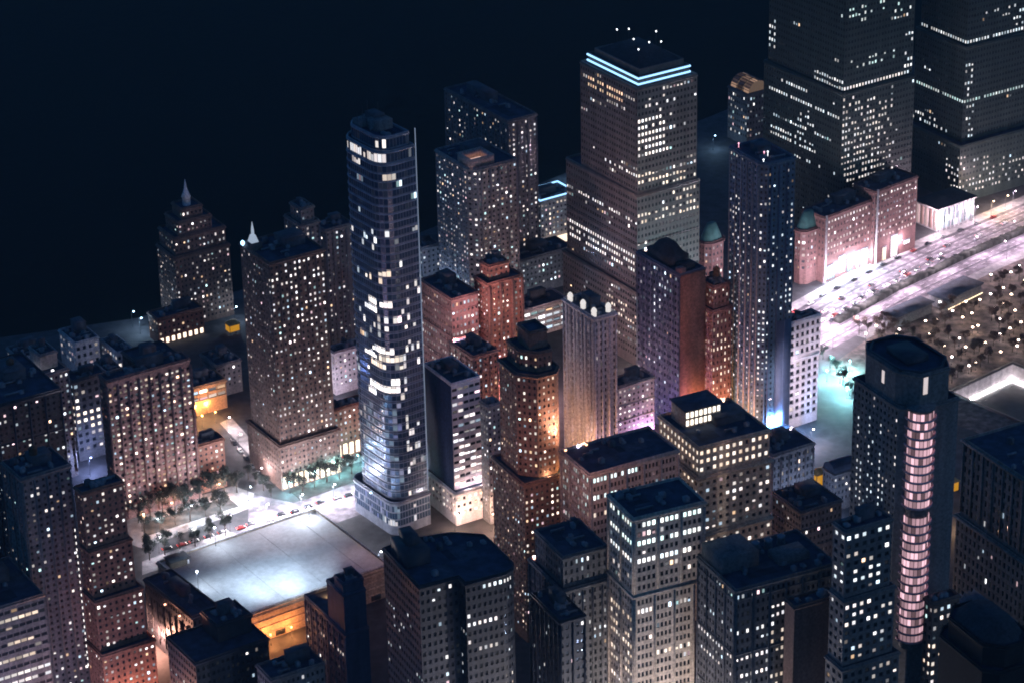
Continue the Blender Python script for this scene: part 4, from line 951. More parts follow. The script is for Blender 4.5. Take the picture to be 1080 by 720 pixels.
# flat dark entrance pavilions on the plaza
def lowpav(px0, px1, px2, h, label, glow):
    A = at(*px0, h); Bq = at(*px1, h); Cq = at(*px2, h)
    t = math.atan2(Bq.y - A.y, Bq.x - A.x); r = empty('entrance_pavilion', (A.x, A.y, 0), t); tag(r, label, 'pavilion')
    a_ = (Bq - A).length; b_ = max(6, abs((Cq - A).dot(Vector((-math.sin(t), math.cos(t), 0)))))
    m = MB(); m.box(-.6, -.6, h - .7, a_ + .6, b_ + .6, h, True); m.build('roof', ROOFS[1], r)
    m = MB(); m.box(.3, .3, .13, a_ - .3, b_ - .3, h - .7); m.build('wall', GREYD, r)
    if glow:
        m = MB(); m.box(.3, -.9, 1.0, a_ - .3, -.7, 1.35, True); m.build('light_strip', emit('warm_strip_light', (1, .74, .48), 3, True), r)
lowpav((999, 316), (1036, 298), (985, 306), 7, 'flat dark roofed entrance pavilion beyond the warm line of light', True)
lowpav((946, 334), (984, 318), (938, 326), 7, 'smaller flat dark roofed pavilion beside the avenue hedge', False)

# left: plaza, roads, pavements
slab('pavement', PAVE, [g2(118, 566), g2(128, 548), g2(246, 512), g2(268, 520), g2(262, 536), g2(150, 578)], .13)
slab('planted_square', GRASSM, [g2(150, 552), g2(240, 524), g2(252, 534), g2(152, 566)], .2)
slab('traffic_island', PAVE, [g2(150, 592), g2(240, 560), g2(258, 566), g2(215, 586), g2(150, 606)], .15)
slab('planted_square', GRASSM, [g2(300, 512), g2(384, 486), g2(392, 500), g2(318, 528)], .18)
slab('pavement', PAVE, [g2(292, 500), g2(384, 470), g2(386, 484), g2(300, 512)], .13)
slab('pavement', PAVE, [g2(232, 446), g2(244, 440), g2(296, 498), g2(288, 506)], .13)
m = MB()
for q in ([g2(262, 520), g2(310, 530), g2(384, 505), g2(392, 538), g2(300, 570), g2(240, 582), g2(225, 576), g2(262, 555)],):
    mm, _ = sheet(None, None, q if True else q, None, .016); m.mesh_data(mm.V, mm.F)
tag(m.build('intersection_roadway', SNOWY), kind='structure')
m = MB()
def line(p, q, w, z=.022):
    a_, b_ = Vector(g2(*p)), Vector(g2(*q)); d = (b_ - a_).normalized(); nn = Vector((-d.y, d.x)) * w / 2
    m.quads([[(*(a_ - nn), z), (*(b_ - nn), z), (*(b_ + nn), z), (*(a_ + nn), z)]])
for k in range(6): line((282 + k * 5, 545 - k * 1.5), (290 + k * 5, 552 - k * 1.5), .6)
for k in range(6): line((262 + k * 3, 524 + k * 4.4), (267 + k * 3, 523 + k * 4.4), .6)
for k in range(9): line((165 + k * 24, 588 - k * 7.2), (177 + k * 24, 584.4 - k * 7.2), .25)
for k in range(6): line((243 + k * 7, 462 + k * 8.4), (246 + k * 7, 466 + k * 8.4), .25)
tag(m.build('crossing_markings', PAINT), kind='structure')

# ------------------------------------------------------------------ street lamps
ORD = ['first', 'second', 'third', 'fourth', 'fifth', 'sixth', 'seventh', 'eighth', 'ninth', 'tenth', 'eleventh', 'twelfth', 'thirteenth', 'fourteenth', 'fifteenth', 'sixteenth', 'seventeenth', 'eighteenth', 'nineteenth', 'twentieth']
ORD += ['twenty-' + o for o in ORD[:9]] + ['thirtieth'] + ['thirty-' + o for o in ORD[:9]]
LAMPM = {}
def lamp(loc, h, power, c, label, group, name='street_lamp', arm=1.6, az=0.0, head=.42):
    key = (h, arm, head)
    r = empty(name, loc, az); tag(r, label, 'lamp', group)
    if key not in LAMPM:
        m = MB(); m.lathe(0, 0, [(.22, 0), (.2, .6), (.11, .7), (.07, h)], 8)
        if arm: m.tube((0, 0, h - .1), (arm, 0, h + .35), .06, 6)
        p = m.mesh('pole'); p.materials.append(DARKM)
        m = MB()
        if arm: m.lathe(arm, 0, [(.05, h), (head, h + .12), (head, h + .35), (.1, h + .55)], 10)
        else: m.lathe(0, 0, [(.1, h), (head, h + .25), (head, h + .55), (.1, h + .8)], 10)
        LAMPM[key] = (p, m.mesh('lamp_head'))
    for nm, me in zip(('pole', 'lamp_head'), LAMPM[key]):
        if nm == 'lamp_head':
            ck = (key, tuple(c))
            if ck not in LAMPM:
                me = me.copy(); me.materials.append(emit('lamp_%02x%02x%02x' % tuple(int(v * 255) for v in c), c, 14)); LAMPM[ck] = me
            me = LAMPM[ck]
        o = bpy.data.objects.new(nm, me); col.objects.link(o); o.parent = r
    ld = bpy.data.lights.new('lamp_light', 'POINT'); ld.energy = power; ld.color = c; ld.shadow_soft_size = .35
    lo = bpy.data.objects.new('lamp_light', ld); col.objects.link(lo); lo.parent = r; lo.location = (arm, 0, h - .25)
    return r
def fill_flood(B, u, v, z, power, c, aim=None, size=85):
    m = MB(); m.box(u - .4, v - .3, z, u + .4, v + .3, z + .5, True); o = part(B, 'floodlight', m, emit('fill_flood_%d_%d' % (c[1] * 100, c[2] * 100), c, 5))
    ld = bpy.data.lights.new('fill_flood_light', 'SPOT' if aim else 'POINT'); ld.energy = power; ld.color = c; ld.shadow_soft_size = .5
    lo = bpy.data.objects.new('fill_flood_light', ld); col.objects.link(lo); lo.parent = B.root; lo.location = (u, v, z + 1.2)
    if aim:
        ld.spot_size = rad(size); ld.spot_blend = .8
        T = B.M.inverted() @ (aim[0].M @ Vector(aim[1:])); lo.rotation_euler = (T - lo.location).to_track_quat('-Z', 'Y').to_euler()
def along(ax, o, n, t0=0.0, t1=1.0):
    L, _ = strip(ax, o, o); ds = [0]
    for i in range(len(L) - 1): ds.append(ds[-1] + (L[i + 1] - L[i]).length)
    out = []
    for k in range(n):
        s = ds[-1] * (t0 + (t1 - t0) * (k / max(1, n - 1)))
        for i in range(len(L) - 1):
            if ds[i] <= s <= ds[i + 1] + 1e-6:
                out.append((L[i].lerp(L[i + 1], (s - ds[i]) / (ds[i + 1] - ds[i])), math.atan2(L[i + 1].y - L[i].y, L[i + 1].x - L[i].x))); break
    return out
KW = 1000.0
PINKW = (1, .76, .90); COLD = (.72, .86, 1); WARM = (1, .7, .42); ORANGE = (1, .45, .14); TEAL = (.35, .95, 1)
for k, (p, a_) in enumerate(along(AX[:6], -28, 9, .08, 1)): lamp((p.x, p.y, .13), 10, (12 + 3 * k) * KW, PINKW, f'{ORD[k]} lamp from the right along the far kerb of the bright avenue', 'avenue lamps on the far kerb', az=a_ + 1.57)
for k, (p, a_) in enumerate([t for t in along(AX[:6], 18, 13, .06, .98) if not (930 < pr((t[0].x, t[0].y, 7))[0] < 1042)]): lamp((p.x, p.y, .14), 10, 13 * KW, PINKW, f'{ORD[k]} lamp from the right along the near kerb of the avenue', 'avenue lamps behind the hedge', az=a_ - 1.57)
for k, (p, a_) in enumerate(along(AX[:6], 0, 8, .2, .98)): lamp((p.x, p.y, 0), 10, (15 + 6 * k) * KW, PINKW, f'{ORD[k]} lamp from the right in the middle of the bright avenue', 'lamps in the middle of the avenue', az=a_ + 1.57)
for k, q in enumerate(((880, 296), (898, 289), (912, 283), (872, 312))): lamp(at(*q), 7, 20 * KW, COLD, f'{ORD[k]} cold blue lamp before the shopfronts of the long rose block', 'cold lamps before the shopfronts')
for k, q in enumerate(((876, 388), (886, 404), (893, 420), (872, 402), (896, 392))): lamp(at(*q), 6, 44 * KW, TEAL, f'{ORD[k]} teal lamp on the strip between white grid block and black bay tower', 'teal lamps', arm=0)
# memorial lamps
rr = random.Random(8); MEM = []
d1 = Vector((.757, .653)); d2 = Vector((.653, -.757)); org = Vector((176, 1352))
for i in range(9):
    for j in range(15):
        p = org + d2 * (i * 12.5 + 5) + d1 * (j * 11.5 + (i % 2) * 5 + rr.uniform(-4, 4)) + d2 * rr.uniform(-3, 3)
        x, y = pr((p.x, p.y, 0))
        if not (905 < x < 1095 and 268 < y < 455): continue
        rel = p - PK
        if -PSZ - 4 < -rel.dot(d1) * -1 * -1 < 0: pass
        u, v = rel.dot(E1), rel.dot(E2)
        if -4 < u < PSZ + 4 and -4 < v < PSZ + 4: continue
        if 985 < x < 1040 and 294 < y < 322 or 935 < x < 990 and 312 < y < 338: continue
        MEM.append((p, i, j))
rows_ = {}
for p, i, j in MEM: rows_.setdefault(i, []).append(p)
for ri, i in enumerate(sorted(rows_)):
    for k, p in enumerate(rows_[i]): lamp((p.x, p.y, .12), 4.2, 0.75 * KW, (1, .74, .55) if (k + i) % 3 else (1, .85, .8), f'{ORD[k]} globe lamp from the left in {ORD[ri]} row back on the memorial plaza', 'globe lamps among the plaza trees', name='plaza_lamp', arm=0, head=.62)
# left plaza
for k, q in enumerate(((168, 583), (205, 572), (243, 560), (282, 548), (318, 538), (352, 527), (384, 516))): lamp(at(*q), 9, (20, 22, 28, 40, 40, 30, 20)[k] * KW, (.95, .88, .98), f'{ORD[k]} white lamp from the left along the road behind the garage', 'white lamps behind the garage', az=-.9)
for k, q in enumerate(((252, 474), (268, 492), (274, 510), (240, 456))): lamp(at(*q), 8, 9 * KW, (1, .85, .9), f'{ORD[k]} pinkish lamp on the side street beside the stepped brick tower', 'lamps on the side street', az=.6)
for k, q in enumerate(((165, 562), (200, 548), (232, 538), (262, 528))): lamp(at(*q), 7, 13 * KW, COLD, f'{ORD[k]} cold lamp from the left in the tree square below the brick slab', 'cold lamps in the tree square', az=.6)
for k, q in enumerate(((306, 520), (332, 508), (356, 502), (378, 492))): lamp(at(*q), 6, 14 * KW, TEAL, f'{ORD[k]} teal lamp from the left on the planted strip by the glass tower', 'teal lamps on the planted strip', arm=0)
for k, q in enumerate(((298, 497), (322, 490), (348, 482), (372, 474))): lamp(at(*q), 5, 4 * KW, (1, .8, .62), f'{ORD[k]} warm lamp from the left before the glowing lobby windows', 'warm lamps before the lobby', arm=0)
for k, q in enumerate(((207, 440), (219, 436), (231, 431), (214, 450), (228, 446))): lamp(at(*q), 6, 7 * KW, ORANGE, f'{ORD[k]} sodium lamp in the orange court behind the small brick annex', 'sodium lamps in the court', arm=0)
for k, q in enumerate(((262, 690), (286, 680), (308, 672))): lamp(at(*q), 5, 9 * KW, (1, .36, .1), f'{ORD[k]} sodium lamp from the left at the foot of the garage wall', 'sodium lamps by the garage', arm=0)
# mast lamps added over the garage roof to brighten it
Gm = G1.M
for k, (fu, fv, pw) in enumerate(((.04, .5, 6), (.35, .97, 6), (.93, .93, 6))):
    p = Gm @ Vector((G1.a * fu, G1.b * fv, 15.5)); lamp(p, 9 if k != 2 else 5, pw * KW, (.8, .9, 1), f'{("left edge", "far edge", "far right corner")[k]} mast lamp added on the pale garage roof', 'added mast lamps on the garage roof', name='added_mast_lamp', arm=0)
# canyon lamps between the towers
CAN = [((602, 520), ORANGE, 60, 'on the narrow street beside the art deco tower'), ((586, 545), (1, .42, .25), 40, 'below the stepped art deco tower'), ((530, 440), (1, .5, .5), 60, 'at the foot of the red brick tower'), ((560, 428), (1, .55, .55), 50, 'right of the red brick tower'),
       ((490, 462), (1, .45, .7), 40, 'between the rose office block and rose apartments'), ((518, 560), (1, .6, .42), 16, 'before the brick podium'), ((480, 560), (1, .66, .5), 10, 'at the podium corner'), ((762, 470), ORANGE, 45, 'before the narrow uplit building'), ((740, 474), (1, .45, .28), 60, 'below the blank brick wall'),
       ((622, 800), (1, .6, .35), 160, 'left of the cream office tower'), ((795, 655), (1, .62, .5), 24, 'below the cream stepped block'), ((855, 470), (1, .85, .95), 12, 'at the foot of the white gridded block'), ((690, 400), (1, .7, .6), 60, 'before the neon topped tower'), ((640, 420), (1, .8, .7), 12, 'behind the pale ribbed tower'),
       ((575, 340), (.5, .65, 1), 24, 'before the open parking deck'), ((590, 330), (.8, .85, 1), 10, 'right of the open parking deck'), ((620, 512), (.75, .7, 1), 10, 'under the pale ribbed tower'), ((150, 560), (1, .5, .3), 10, 'before the brick apartment slab'), ((180, 548), (1, .5, .3), 12, 'right of the slab entrance'), ((230, 528), (1, .5, .3), 10, 'before the small brick annex'),
       ((170, 362), (1, .7, .6), 6, 'before the red riverside block'), ((200, 352), (1, .7, .6), 6, 'at the right end of the red riverside block'), ((148, 352), (.5, .75, 1), 5, 'on the far quay'), ((140, 345), (.5, .75, 1), 3, 'at the quay end'), ((160, 690), (1, .45, .3), 60, 'below the stepped red tower'), ((132, 780), (1, .45, .3), 60, 'in front of the stepped red tower'),
       ((990, 740), (1, .6, .35), 14, 'below the right wing block'), ((1045, 228), WARM, 12, 'at the lobby of the dark corner tower'), ((1060, 222), WARM, 12, 'right of the dark corner tower lobby'), ((985, 250), (1, .75, .75), 8, 'before the glass pavilion'), ((400, 600), (.8, .85, 1), 12, 'at the foot of the glass tower'), ((366, 588), (.8, .85, 1), 8, 'between the garage and glass tower'),
       ((816, 462), (.25, .5, 1), 110, 'in the blue lit lane below the slender tower'), ((645, 500), (.8, .45, 1), 45, 'in the violet lane below the pale ribbed tower'), ((690, 478), (.85, .45, 1), 34, 'in the lane before the dark slab tower'), ((446, 330), (.4, .6, 1), 22, 'right of the glass tower middle'), ((345, 430), (.9, .8, 1), 22, 'behind the low red annex'), ((250, 410), (.4, .55, 1), 14, 'left of the stepped brick tower'), ((95, 500), (.4, .5, 1), 20, 'behind the stepped red tower'), ((70, 440), (.5, .6, 1), 12, 'behind the bright gallery building'),
       ((870, 560), (.45, .6, 1), 20, 'behind the setback wing block'), ((1010, 560), (1, .6, .3), 10, 'in the alley left of the arcaded block'), ((715, 905), (1, .86, .78), 300, 'added out of view before the cream office tower'), ((840, 930), (.5, .66, 1), 70, 'added out of view before the big dark office'), ((505, 960), (.5, .66, 1), 50, 'added out of view before the dark rounded office'), ((590, 905), (.9, .8, .9), 110, 'before the narrow dark building'),  # lamps before the three offices are added unseen to brighten their facades
       ((70, 850), (.85, .7, 1), 120, 'added out of view before the dark corner tower on the left'), ((1160, 720), (.8, 1, .95), 40, 'before the arcaded stone block'), ((590, 246), WARM, 5, 'before the waterfront block'), ((248, 340), (.6, .8, 1), 4, 'beside the yellow riverside canopy'), ((20, 382), (.5, .75, 1), 3, 'by the far left shed'), ((752, 158), (.4, .7, 1), 4, 'on the far shore right of the neon tower'), ((598, 192), (.4, .7, 1), 4, 'on the far shore left of the neon tower')]  # the lamp before the dark corner tower is added, out of view
for q, c, pw, where in CAN: lamp(at(*q), 9, pw * KW, c, f'street lamp {where}', 'single street lamps', arm=1.2)

# added floodlights, many on neighbouring roofs, to brighten facades and the garage roof
a, b = B17.a, B17.b
fill_flood(B17, a * 1.0, -1.5, 77.6, 3 * KW, ORANGE); fill_flood(B17, a * .55, -1.6, 77.6, 1.2 * KW, (1, .55, .3))
fill_flood(B14, 2, B14.b - 1, 91.6, 120 * KW, (1, .5, .30), (B17, a * .9, 0, 104)); fill_flood(B14, 12, B14.b - 1, 91.6, 60 * KW, (1, .5, .26), (B17, a, 2, 96)); fill_flood(B15, 2, B15.b - 1, 83.6, 80 * KW, (1, .45, .36), (B17, a * .4, -2, 66), 110)
fill_flood(B15, 10, B15.b - 1, 83.6, 45 * KW, (1, .48, .32), (B17, a * .9, -2, 62), 110)
fill_flood(B14, 8, B14.b - 1, 91.6, 14 * KW, (.85, .78, 1), (B18, 4, 0, 40)); fill_flood(B17, a + .6, b + 3, 77.6, 10 * KW, (1, .55, .3), (B18, 0, 6, 50))
fill_flood(B22, 5, -2.8, 16.6, 1.2 * KW, (1, .75, .8)); fill_flood(B22, 13, -2.8, 16.6, 1.2 * KW, (1, .75, .8)); 

fill_flood(B21, 2, B21.b - 1, 57.6, 45 * KW, (1, .56, .62), (B20, 4, 0, 52), 110); fill_flood(B21, B21.a - 1, B21.b - 1, 57.6, 50 * KW, (1, .56, .62), (B20, 14, 0, 50), 110)
fill_flood(CREAM, CREAM.a * .2, CREAM.b - 1, 83.4, 160 * KW, (1, .42, .28), (T9, T9.a * .5, 0, 50), 60); fill_flood(CREAM, CREAM.a * .9, CREAM.b - 1, 83.4, 120 * KW, (1, .6, .4), (T9B, 6, 0, 40), 50)
fill_flood(B7, B7.a * .5, B7.b - .5, 32.6, 240 * KW, (1, .84, .97), (GRID, 14, 0, 32), 44); fill_flood(B7, B7.a * .95, B7.b - .5, 32.6, 120 * KW, (1, .84, .97), (GRID, 16, 0, 24), 50)
fill_flood(T9, T9.a * .3, T9.b - 1, 87.4, 34 * KW, (1, .74, .62), (W1, W1.a * .6, 0, 95), 110)
fill_flood(D1, -.6, D1.b * .55, 26.6, 200 * KW, (1, .42, .28), (B36, 12, -3, 48), 75); fill_flood(D1, -.6, D1.b * .25, 26.6, 140 * KW, (1, .42, .28), (B36, 14, -5, 34), 75); fill_flood(B12, 6, B12.b - 1, 103.4, 150 * KW, (1, .58, .42), (CREAM, CREAM.a * .7, 0, 45), 70)
for (fb, fu, fv, fz), pw, au, av, sz in (((B24, 2, B24.b * .42 - .1, 55.6), 620, .42, .56, 30), ((B24, 6, B24.b * .42 - .1, 55.6), 520, .62, .5, 30), ((B24, 9, B24.b * .42 - .1, 55.6), 640, .14, .74, 30)): fill_flood(fb, fu, fv, fz, pw * KW, (.70, .85, 1), (G1, G1.a * au, G1.b * av, 15.5), sz)
fill_flood(G50, -2.5, G50.b * .5, 16.4, 5 * KW, (.6, .9, 1), (G1, G1.a * .75, G1.b * .6, 15.5), 110)
fill_flood(B24, 8, 30, 37.6, 3 * KW, ORANGE, (G1, 40, 0, 6), 120)

# yellow lit canopies
YEL = emit('yellow_panel_light', (1, .46, .03), .5, True)
def canopy(px, label, w=6, h=7, deep=5):
    p = at(*px); r = empty('lit_canopy', p, rad(32)); tag(r, label, 'canopy')
    for sx in (0, w):
        for sy in (0, deep): m = MB(); m.tube((sx, sy, 0), (sx, sy, h), .15, 6); m.build('post', DARKM, r)
    m = MB(); m.box(.3, .1, 1.2, w - .3, .3, h - .3, True); m.box(-.3 + .02, .2, 1.2, -.1, deep - .3, h - .3, True); m.build('lit_panel', YEL, r)
    m = MB(); pyr(m, rect(-.6, -.6, w + .6, deep + .6), h + .01, h + 2, .3); m.build('roof', wallmat('canopy_cloth', (.5, .3, .12)), r)
canopy((861, 523), 'small yellow lit canopy beside the low grey stone building', 7, 11, 5)
canopy((1001, 522), 'yellow lit canopy between black bay tower and arcaded stone block', 6, 6, 5)
canopy((243, 353), 'yellow lit riverside canopy right of the stepped riverside tower', 6, 5, 5)
# ramp hut on the garage roof
p = G1.M @ Vector((G1.a * .03, G1.b * .86, 15.5)); r = empty('roof_hut', p, G1.th); tag(r, 'small dark hut with flat roof on the far left corner of the garage', 'hut')
m = MB(); m.box(0, 0, 0, 9, 6, 3.2); m.build('wall', wallmat('hut_timber', (.07, .055, .045)), r)
m = MB(); m.box(-.5, -.5, 3.203, 9.5, 6.5, 3.6, True); m.build('roof', SLATE, r)
m = MB(); m.box(8, -.06, .1, 8.9, -.01, 2.3, True); m.build('door', WHITEP, r)

# ------------------------------------------------------------------ trees
LEAF = wallmat('winter_foliage', (.032, .036, .032), .9, .5, .6); LEAFW = wallmat('russet_foliage', (.075, .05, .042), .9, .5, .6); BARK = wallmat('bark', (.08, .06, .05), .9)
def tree_mesh(seed, h, r, n):
    R = random.Random(seed)
    t = MB(); t.tube((0, 0, 0), (0, 0, h * .45), .22, 7, .14)
    cl = []
    for k in range(7):
        a_ = R.uniform(0, 6.28); rr_ = r * R.uniform(.2, .75); c = Vector((math.cos(a_) * rr_, math.sin(a_) * rr_, h * R.uniform(.5, .88))); cl.append((c, r * R.uniform(.3, .5)))
        t.tube((0, 0, h * .38), c, .09, 5, .03)
    Q = []
    for k in range(n):
        c, cr = R.choice(cl); v = Vector((R.gauss(0, 1), R.gauss(0, 1), R.gauss(0, .8))).normalized() * cr * R.uniform(.35, 1.05); p_ = c + v
        x = Vector((R.gauss(0, 1), R.gauss(0, 1), R.gauss(0, 1))).normalized(); y = x.orthogonal().normalized(); s = R.uniform(.16, .38)
        Q.append([p_ - x * s, p_ + y * s * .6, p_ + x * s, p_ - y * s * .6])
    c_ = MB(); c_.quads(Q); return t.mesh('trunk'), c_.mesh('crown')
TREES = []
for s in range(4):
    t, c = tree_mesh(s, 9, 3.6, 1100); t.materials.append(BARK); c.materials.append(LEAF)
    c2 = c.copy(); c2.materials.clear(); c2.materials.append(LEAFW); TREES.append((t, c, c2))
def tree(loc, label, group, russet=False, sc=1.0):
    r = empty('tree', loc, RNG.uniform(0, 6.28)); r.scale = (sc, sc, sc); tag(r, label, 'tree', group)
    v = RNG.choice(TREES)
    for nm, me in (('trunk', v[0]), ('crown', v[2] if russet else v[1])):
        o = bpy.data.objects.new(nm, me); col.objects.link(o); o.parent = r
tr = {}
for i in range(10):
    for j in range(18):
        p = org + d2 * (i * 11.5 + 10) + d1 * (j * 8.2 + 3 + rr.uniform(-2.5, 2.5)) + d2 * rr.uniform(-2.5, 2.5); x, y = pr((p.x, p.y, 0))
        if not (925 < x < 1100 and 275 < y < 460): continue
        rel = p - PK; u, v = rel.dot(E1), rel.dot(E2)
        if -6 < u < PSZ + 6 and -6 < v < PSZ + 6: continue
        if 980 < x < 1042 and 294 < y < 326 or 930 < x < 992 and 312 < y < 342: continue
        if rr.random() < .3: continue
        tr.setdefault(i, []).append(p)
for ri, i in enumerate(sorted(tr)):
    for k, p in enumerate(tr[i]): tree((p.x, p.y, .12), f'{ORD[k]} small tree from the left in {ORD[ri]} tree row back of the memorial plaza', 'trees on the memorial plaza', True, rr.uniform(.7, 1.0))
def trees_px(L, where, group, sc=1.0, russet=False):
    L = sorted(L)
    for k, q in enumerate(L): tree(at(*q), f'{ORD[k]} tree from the left {where}', group, russet, sc * rr.uniform(.8, 1.15))
trees_px([(146 + k * 13, 552 - k * 4.1 + rr.uniform(-2, 2)) for k in range(9)], 'in the back row of the square below the brick slab', 'trees in the square', 1.55)
trees_px([(153 + k * 16, 563 - k * 4.6 + rr.uniform(-2, 2)) for k in range(6)], 'in the front row of the square below the brick slab', 'trees in the square', 1.35)
trees_px([(158 + k * 16, 590 - k * 5.2 + rr.uniform(-2, 2)) for k in range(6)], 'on the traffic island behind the garage', 'trees on the island', 1.3)
trees_px([(306 + k * 13, 521 - k * 4.4 + rr.uniform(-2, 2)) for k in range(7)], 'on the teal lit strip by the glass tower', 'trees on the teal strip', 1.25)
trees_px([(262 + k * 8, 505 + k * 6) for k in range(4)], 'beside the side street corner', 'trees at the corner', .9)
trees_px([(868 + k * 7, 380 + k * 9 + rr.uniform(-3, 3)) for k in range(6)], 'in the teal lit garden', 'trees in the teal garden', 1.0)
trees_px([(906 + k * 9, 352 - k * 2 + rr.uniform(-3, 3)) for k in range(5)], 'behind the black bay tower top', 'trees behind the bay tower', 1.0, True)

# ------------------------------------------------------------------ cars
CARP = [wallmat('car_paint_dark', (.03, .032, .038), .3, .05, .3, .3, .05), wallmat('car_paint_grey', (.16, .165, .175), .3, .05, .3, .4, .05), wallmat('car_paint_white', (.6, .6, .6), .3, .05, .3, 0, .05), wallmat('car_paint_red', (.22, .03, .03), .3, .05, .3, .2, .05)]
CNAME = ['black', 'grey', 'white', 'dark red']
HEADL = emit('headlight', (1, .96, .9), 9); TAILL = emit('taillight', (1, .06, .04), 3.5); TYRE = wallmat('tyre', (.02, .02, .02), .9)
def car_meshes():
    prof = [(-2.25, .35), (-2.3, .8), (-2.15, .98), (-1.5, 1.05), (-.95, 1.5), (.55, 1.52), (1.25, 1.06), (2.1, .92), (2.28, .7), (2.25, .35)]
    m = MB(); n = len(prof)
    def wy(i): return .9 if prof[i][1] < 1.2 else .7
    V = [(x, -wy(i), z) for i, (x, z) in enumerate(prof)] + [(x, wy(i), z) for i, (x, z) in enumerate(prof)]
    F = [[i, (i + 1) % n, n + (i + 1) % n, n + i][::-1] for i in range(n)]
    F += [[0, 1, 2, 3, 6, 7, 8, 9], [3, 4, 5, 6], [n + i for i in (9, 8, 7, 6, 3, 2, 1, 0)], [n + i for i in (6, 5, 4, 3)]]
    m.mesh_data(V, F); body = m.mesh('body')
    m = MB(); m.quads([[(.62, -.66, 1.5), (1.2, -.78, 1.11), (1.2, .78, 1.11), (.62, .66, 1.5)], [(-1.0, .66, 1.48), (-1.48, .78, 1.1), (-1.48, -.78, 1.1), (-1.0, -.66, 1.48)]])
    g = m.mesh('windscreen')
    for p_ in g.vertices: p_.co.z += .03
    m = MB(); m.tube((0, -.1, 0), (0, .1, 0), .33, 12); wh = m.mesh('wheel')
    m = MB(); m.box(-.06, -.2, -.1, .06, .2, .1, True); return body, g, wh, m.mesh('lamp'), m.mesh('lamp')
CB, CG, CW, CH, CT = car_meshes(); CG.materials.append(WIN_MANY); CW.materials.append(TYRE); CH.materials.append(HEADL); CT.materials.append(TAILL)
CBM = []
for p_ in CARP: q = CB.copy(); q.materials.append(p_); CBM.append(q)
def car(loc, az, ci, label, group, lit=True):
    r = empty('car', loc, az); tag(r, label, 'car', group)
    L_ = [('body', CBM[ci], (0, 0, 0)), ('windscreen', CG, (0, 0, 0))] + [('wheel', CW, (sx * 1.4, sy * .85, .33)) for sx in (-1, 1) for sy in (-1, 1)]
    if lit: L_ += [('headlight', CH, (2.26, sy * .6, .72)) for sy in (-1, 1)] + [('taillight', CT, (-2.3, sy * .62, .82)) for sy in (-1, 1)]
    for nm, me, lc in L_:
        o = bpy.data.objects.new(nm, me); col.objects.link(o); o.parent = r; o.location = lc
def carrow(spots, where, group, lit=True):
    for k, (p, a_) in enumerate(spots):
        ci = rr.choice((0, 0, 0, 1, 1, 2, 3)) if 'hedge' not in group else 0; car((p[0], p[1], .03), a_, ci, f'{CNAME[ci]} car, {ORD[k]} {where}', group, lit)
def jit(L, d=1.5): return [(p + Vector((rr.uniform(-d, d), rr.uniform(-d, d) * .5)), a_) for p, a_ in L]
carrow(jit(along(AX[:5], -3.7, 26, .06, .97), 1.0), 'from the right in the lane beside the hedge', 'cars beside the avenue hedge', False)
carrow(jit(along(AX[:5], -7.7, 12, .5, .99), 1.5), 'from the right in the second lane from the hedge', 'cars in the second lane')
carrow(jit([(p, a_ + math.pi) for p, a_ in along(AX[:5], -14.5, 9, .1, .95)], 3), 'from the right in the far lanes of the avenue', 'cars in the far lanes')
carrow(jit([(p, a_ + math.pi) for p, a_ in along(AX[:5], -25.7, 14, .2, .99)], 1), 'from the right parked by the far kerb', 'cars by the far kerb', False)
s0, s1 = Vector(g2(247, 468)), Vector(g2(280, 508)); da = math.atan2((s1 - s0).y, (s1 - s0).x)
carrow([(s0.lerp(s1, k / 5), da) for k in range(6)], 'from the top parked on the side street', 'cars on the side street', False)
s0, s1 = Vector(g2(170, 581)), Vector(g2(380, 519)); da = math.atan2((s1 - s0).y, (s1 - s0).x)
carrow(jit([(s0.lerp(s1, (k + .3) / 14), da) for k in range(14)], 1.5), 'from the left on the road behind the garage', 'cars behind the garage')
s0, s1 = Vector(g2(232, 582)), Vector(g2(300, 562)); da = math.atan2((s1 - s0).y, (s1 - s0).x)
carrow([(s0.lerp(s1, k / 7), da + 1.2) for k in range(8)], 'from the left parked along the garage edge', 'cars along the garage edge', False)
s0, s1 = Vector(g2(305, 500)), Vector(g2(380, 477)); da = math.atan2((s1 - s0).y, (s1 - s0).x)
carrow([(s0.lerp(s1, k / 5), da) for k in range(5)], 'from the left waiting by the glowing lobby', 'cars by the lobby', True)

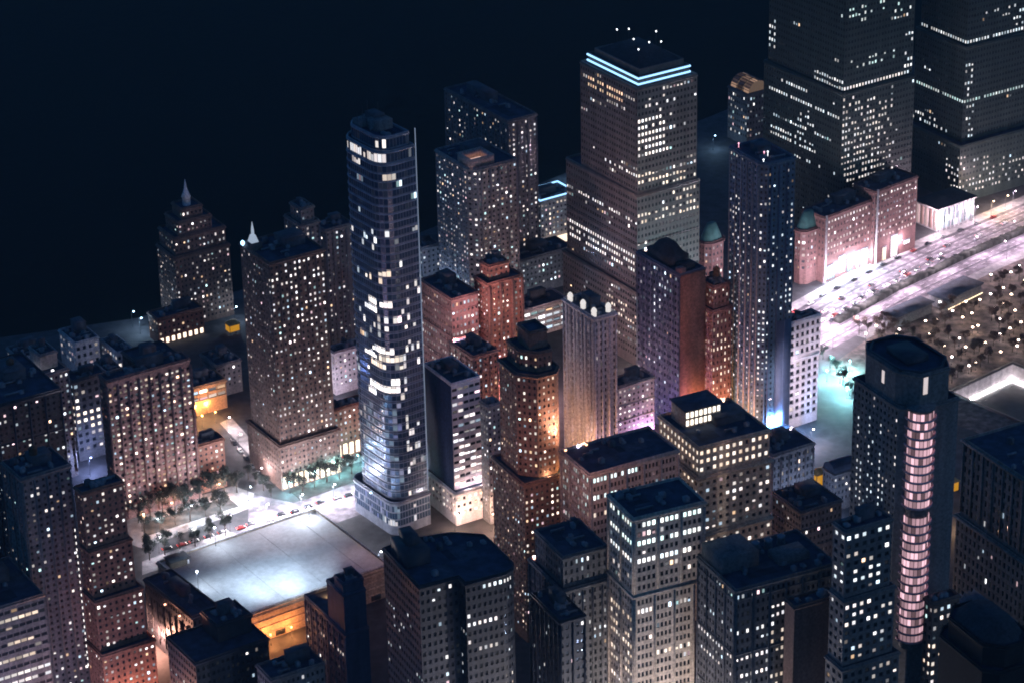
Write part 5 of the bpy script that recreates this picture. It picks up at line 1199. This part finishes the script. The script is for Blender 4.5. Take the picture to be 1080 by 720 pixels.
# ------------------------------------------------------------------ light
w = bpy.data.worlds.new('World'); scene.world = w; w.use_nodes = True
nt = w.node_tree; bg = nt.nodes['Background']
sky = nt.nodes.new('ShaderNodeTexSky'); sky.sky_type = 'NISHITA'; sky.sun_disc = False
SUN_EL, SUN_AZ = rad(9), Vector((.80, -.60))
sky.sun_elevation = SUN_EL; sky.sun_rotation = math.atan2(SUN_AZ.x, SUN_AZ.y)
sky.air_density = 1.0; sky.dust_density = .3; sky.ozone_density = 4.0
tint = nt.nodes.new('ShaderNodeMix'); tint.data_type = 'RGBA'; tint.blend_type = 'MULTIPLY'; tint.inputs['Factor'].default_value = 1
tint.inputs[7].default_value = (.40, .84, 1.25, 1)
nt.links.new(sky.outputs['Color'], tint.inputs[6]); nt.links.new(tint.outputs[2], bg.inputs['Color']); bg.inputs['Strength'].default_value = .075
sd = bpy.data.lights.new('facade_fill_sun', 'SUN'); sd.energy = .07; sd.angle = rad(2); sd.color = (1, .80, .80)  # added low pinkish lamp, stands in for city glow on right faces
so = bpy.data.objects.new('facade_fill_sun', sd); col.objects.link(so)
dv = Vector((-SUN_AZ.x * math.cos(SUN_EL), -SUN_AZ.y * math.cos(SUN_EL), -math.sin(SUN_EL)))
so.rotation_euler = dv.to_track_quat('-Z', 'Y').to_euler()
# ------------------------------------------------------------------ night haze over river and city
m = bpy.data.materials.new('haze_air'); m.use_nodes = True; nt = m.node_tree
nt.nodes.remove(nt.nodes['Principled BSDF'])
v = nt.nodes.new('ShaderNodeVolumePrincipled'); v.inputs['Density'].default_value = .000035; v.inputs['Color'].default_value = (.62, .84, 1, 1)
nt.links.new(v.outputs[0], nt.nodes['Material Output'].inputs['Volume'])
mm = MB(); mm.box(-21000, -9000, -10.2, 21000, 41000, 675, True); tag(mm.build('haze', m), kind='stuff')
vs = scene.view_settings
vs.view_transform = 'Standard'; vs.look = 'None'; vs.exposure = 0; vs.gamma = 1; vs.use_curve_mapping = False
scene.render.engine = 'CYCLES'
cy = scene.cycles
cy.use_denoising = True; cy.max_bounces = 3; cy.diffuse_bounces = 1; cy.glossy_bounces = 2; cy.volume_bounces = 0; cy.transmission_bounces = 2
cy.use_light_tree = True; cy.sample_clamp_indirect = 3.0; cy.caustics_reflective = False; cy.caustics_refractive = False
cy.filter_width = 1.9
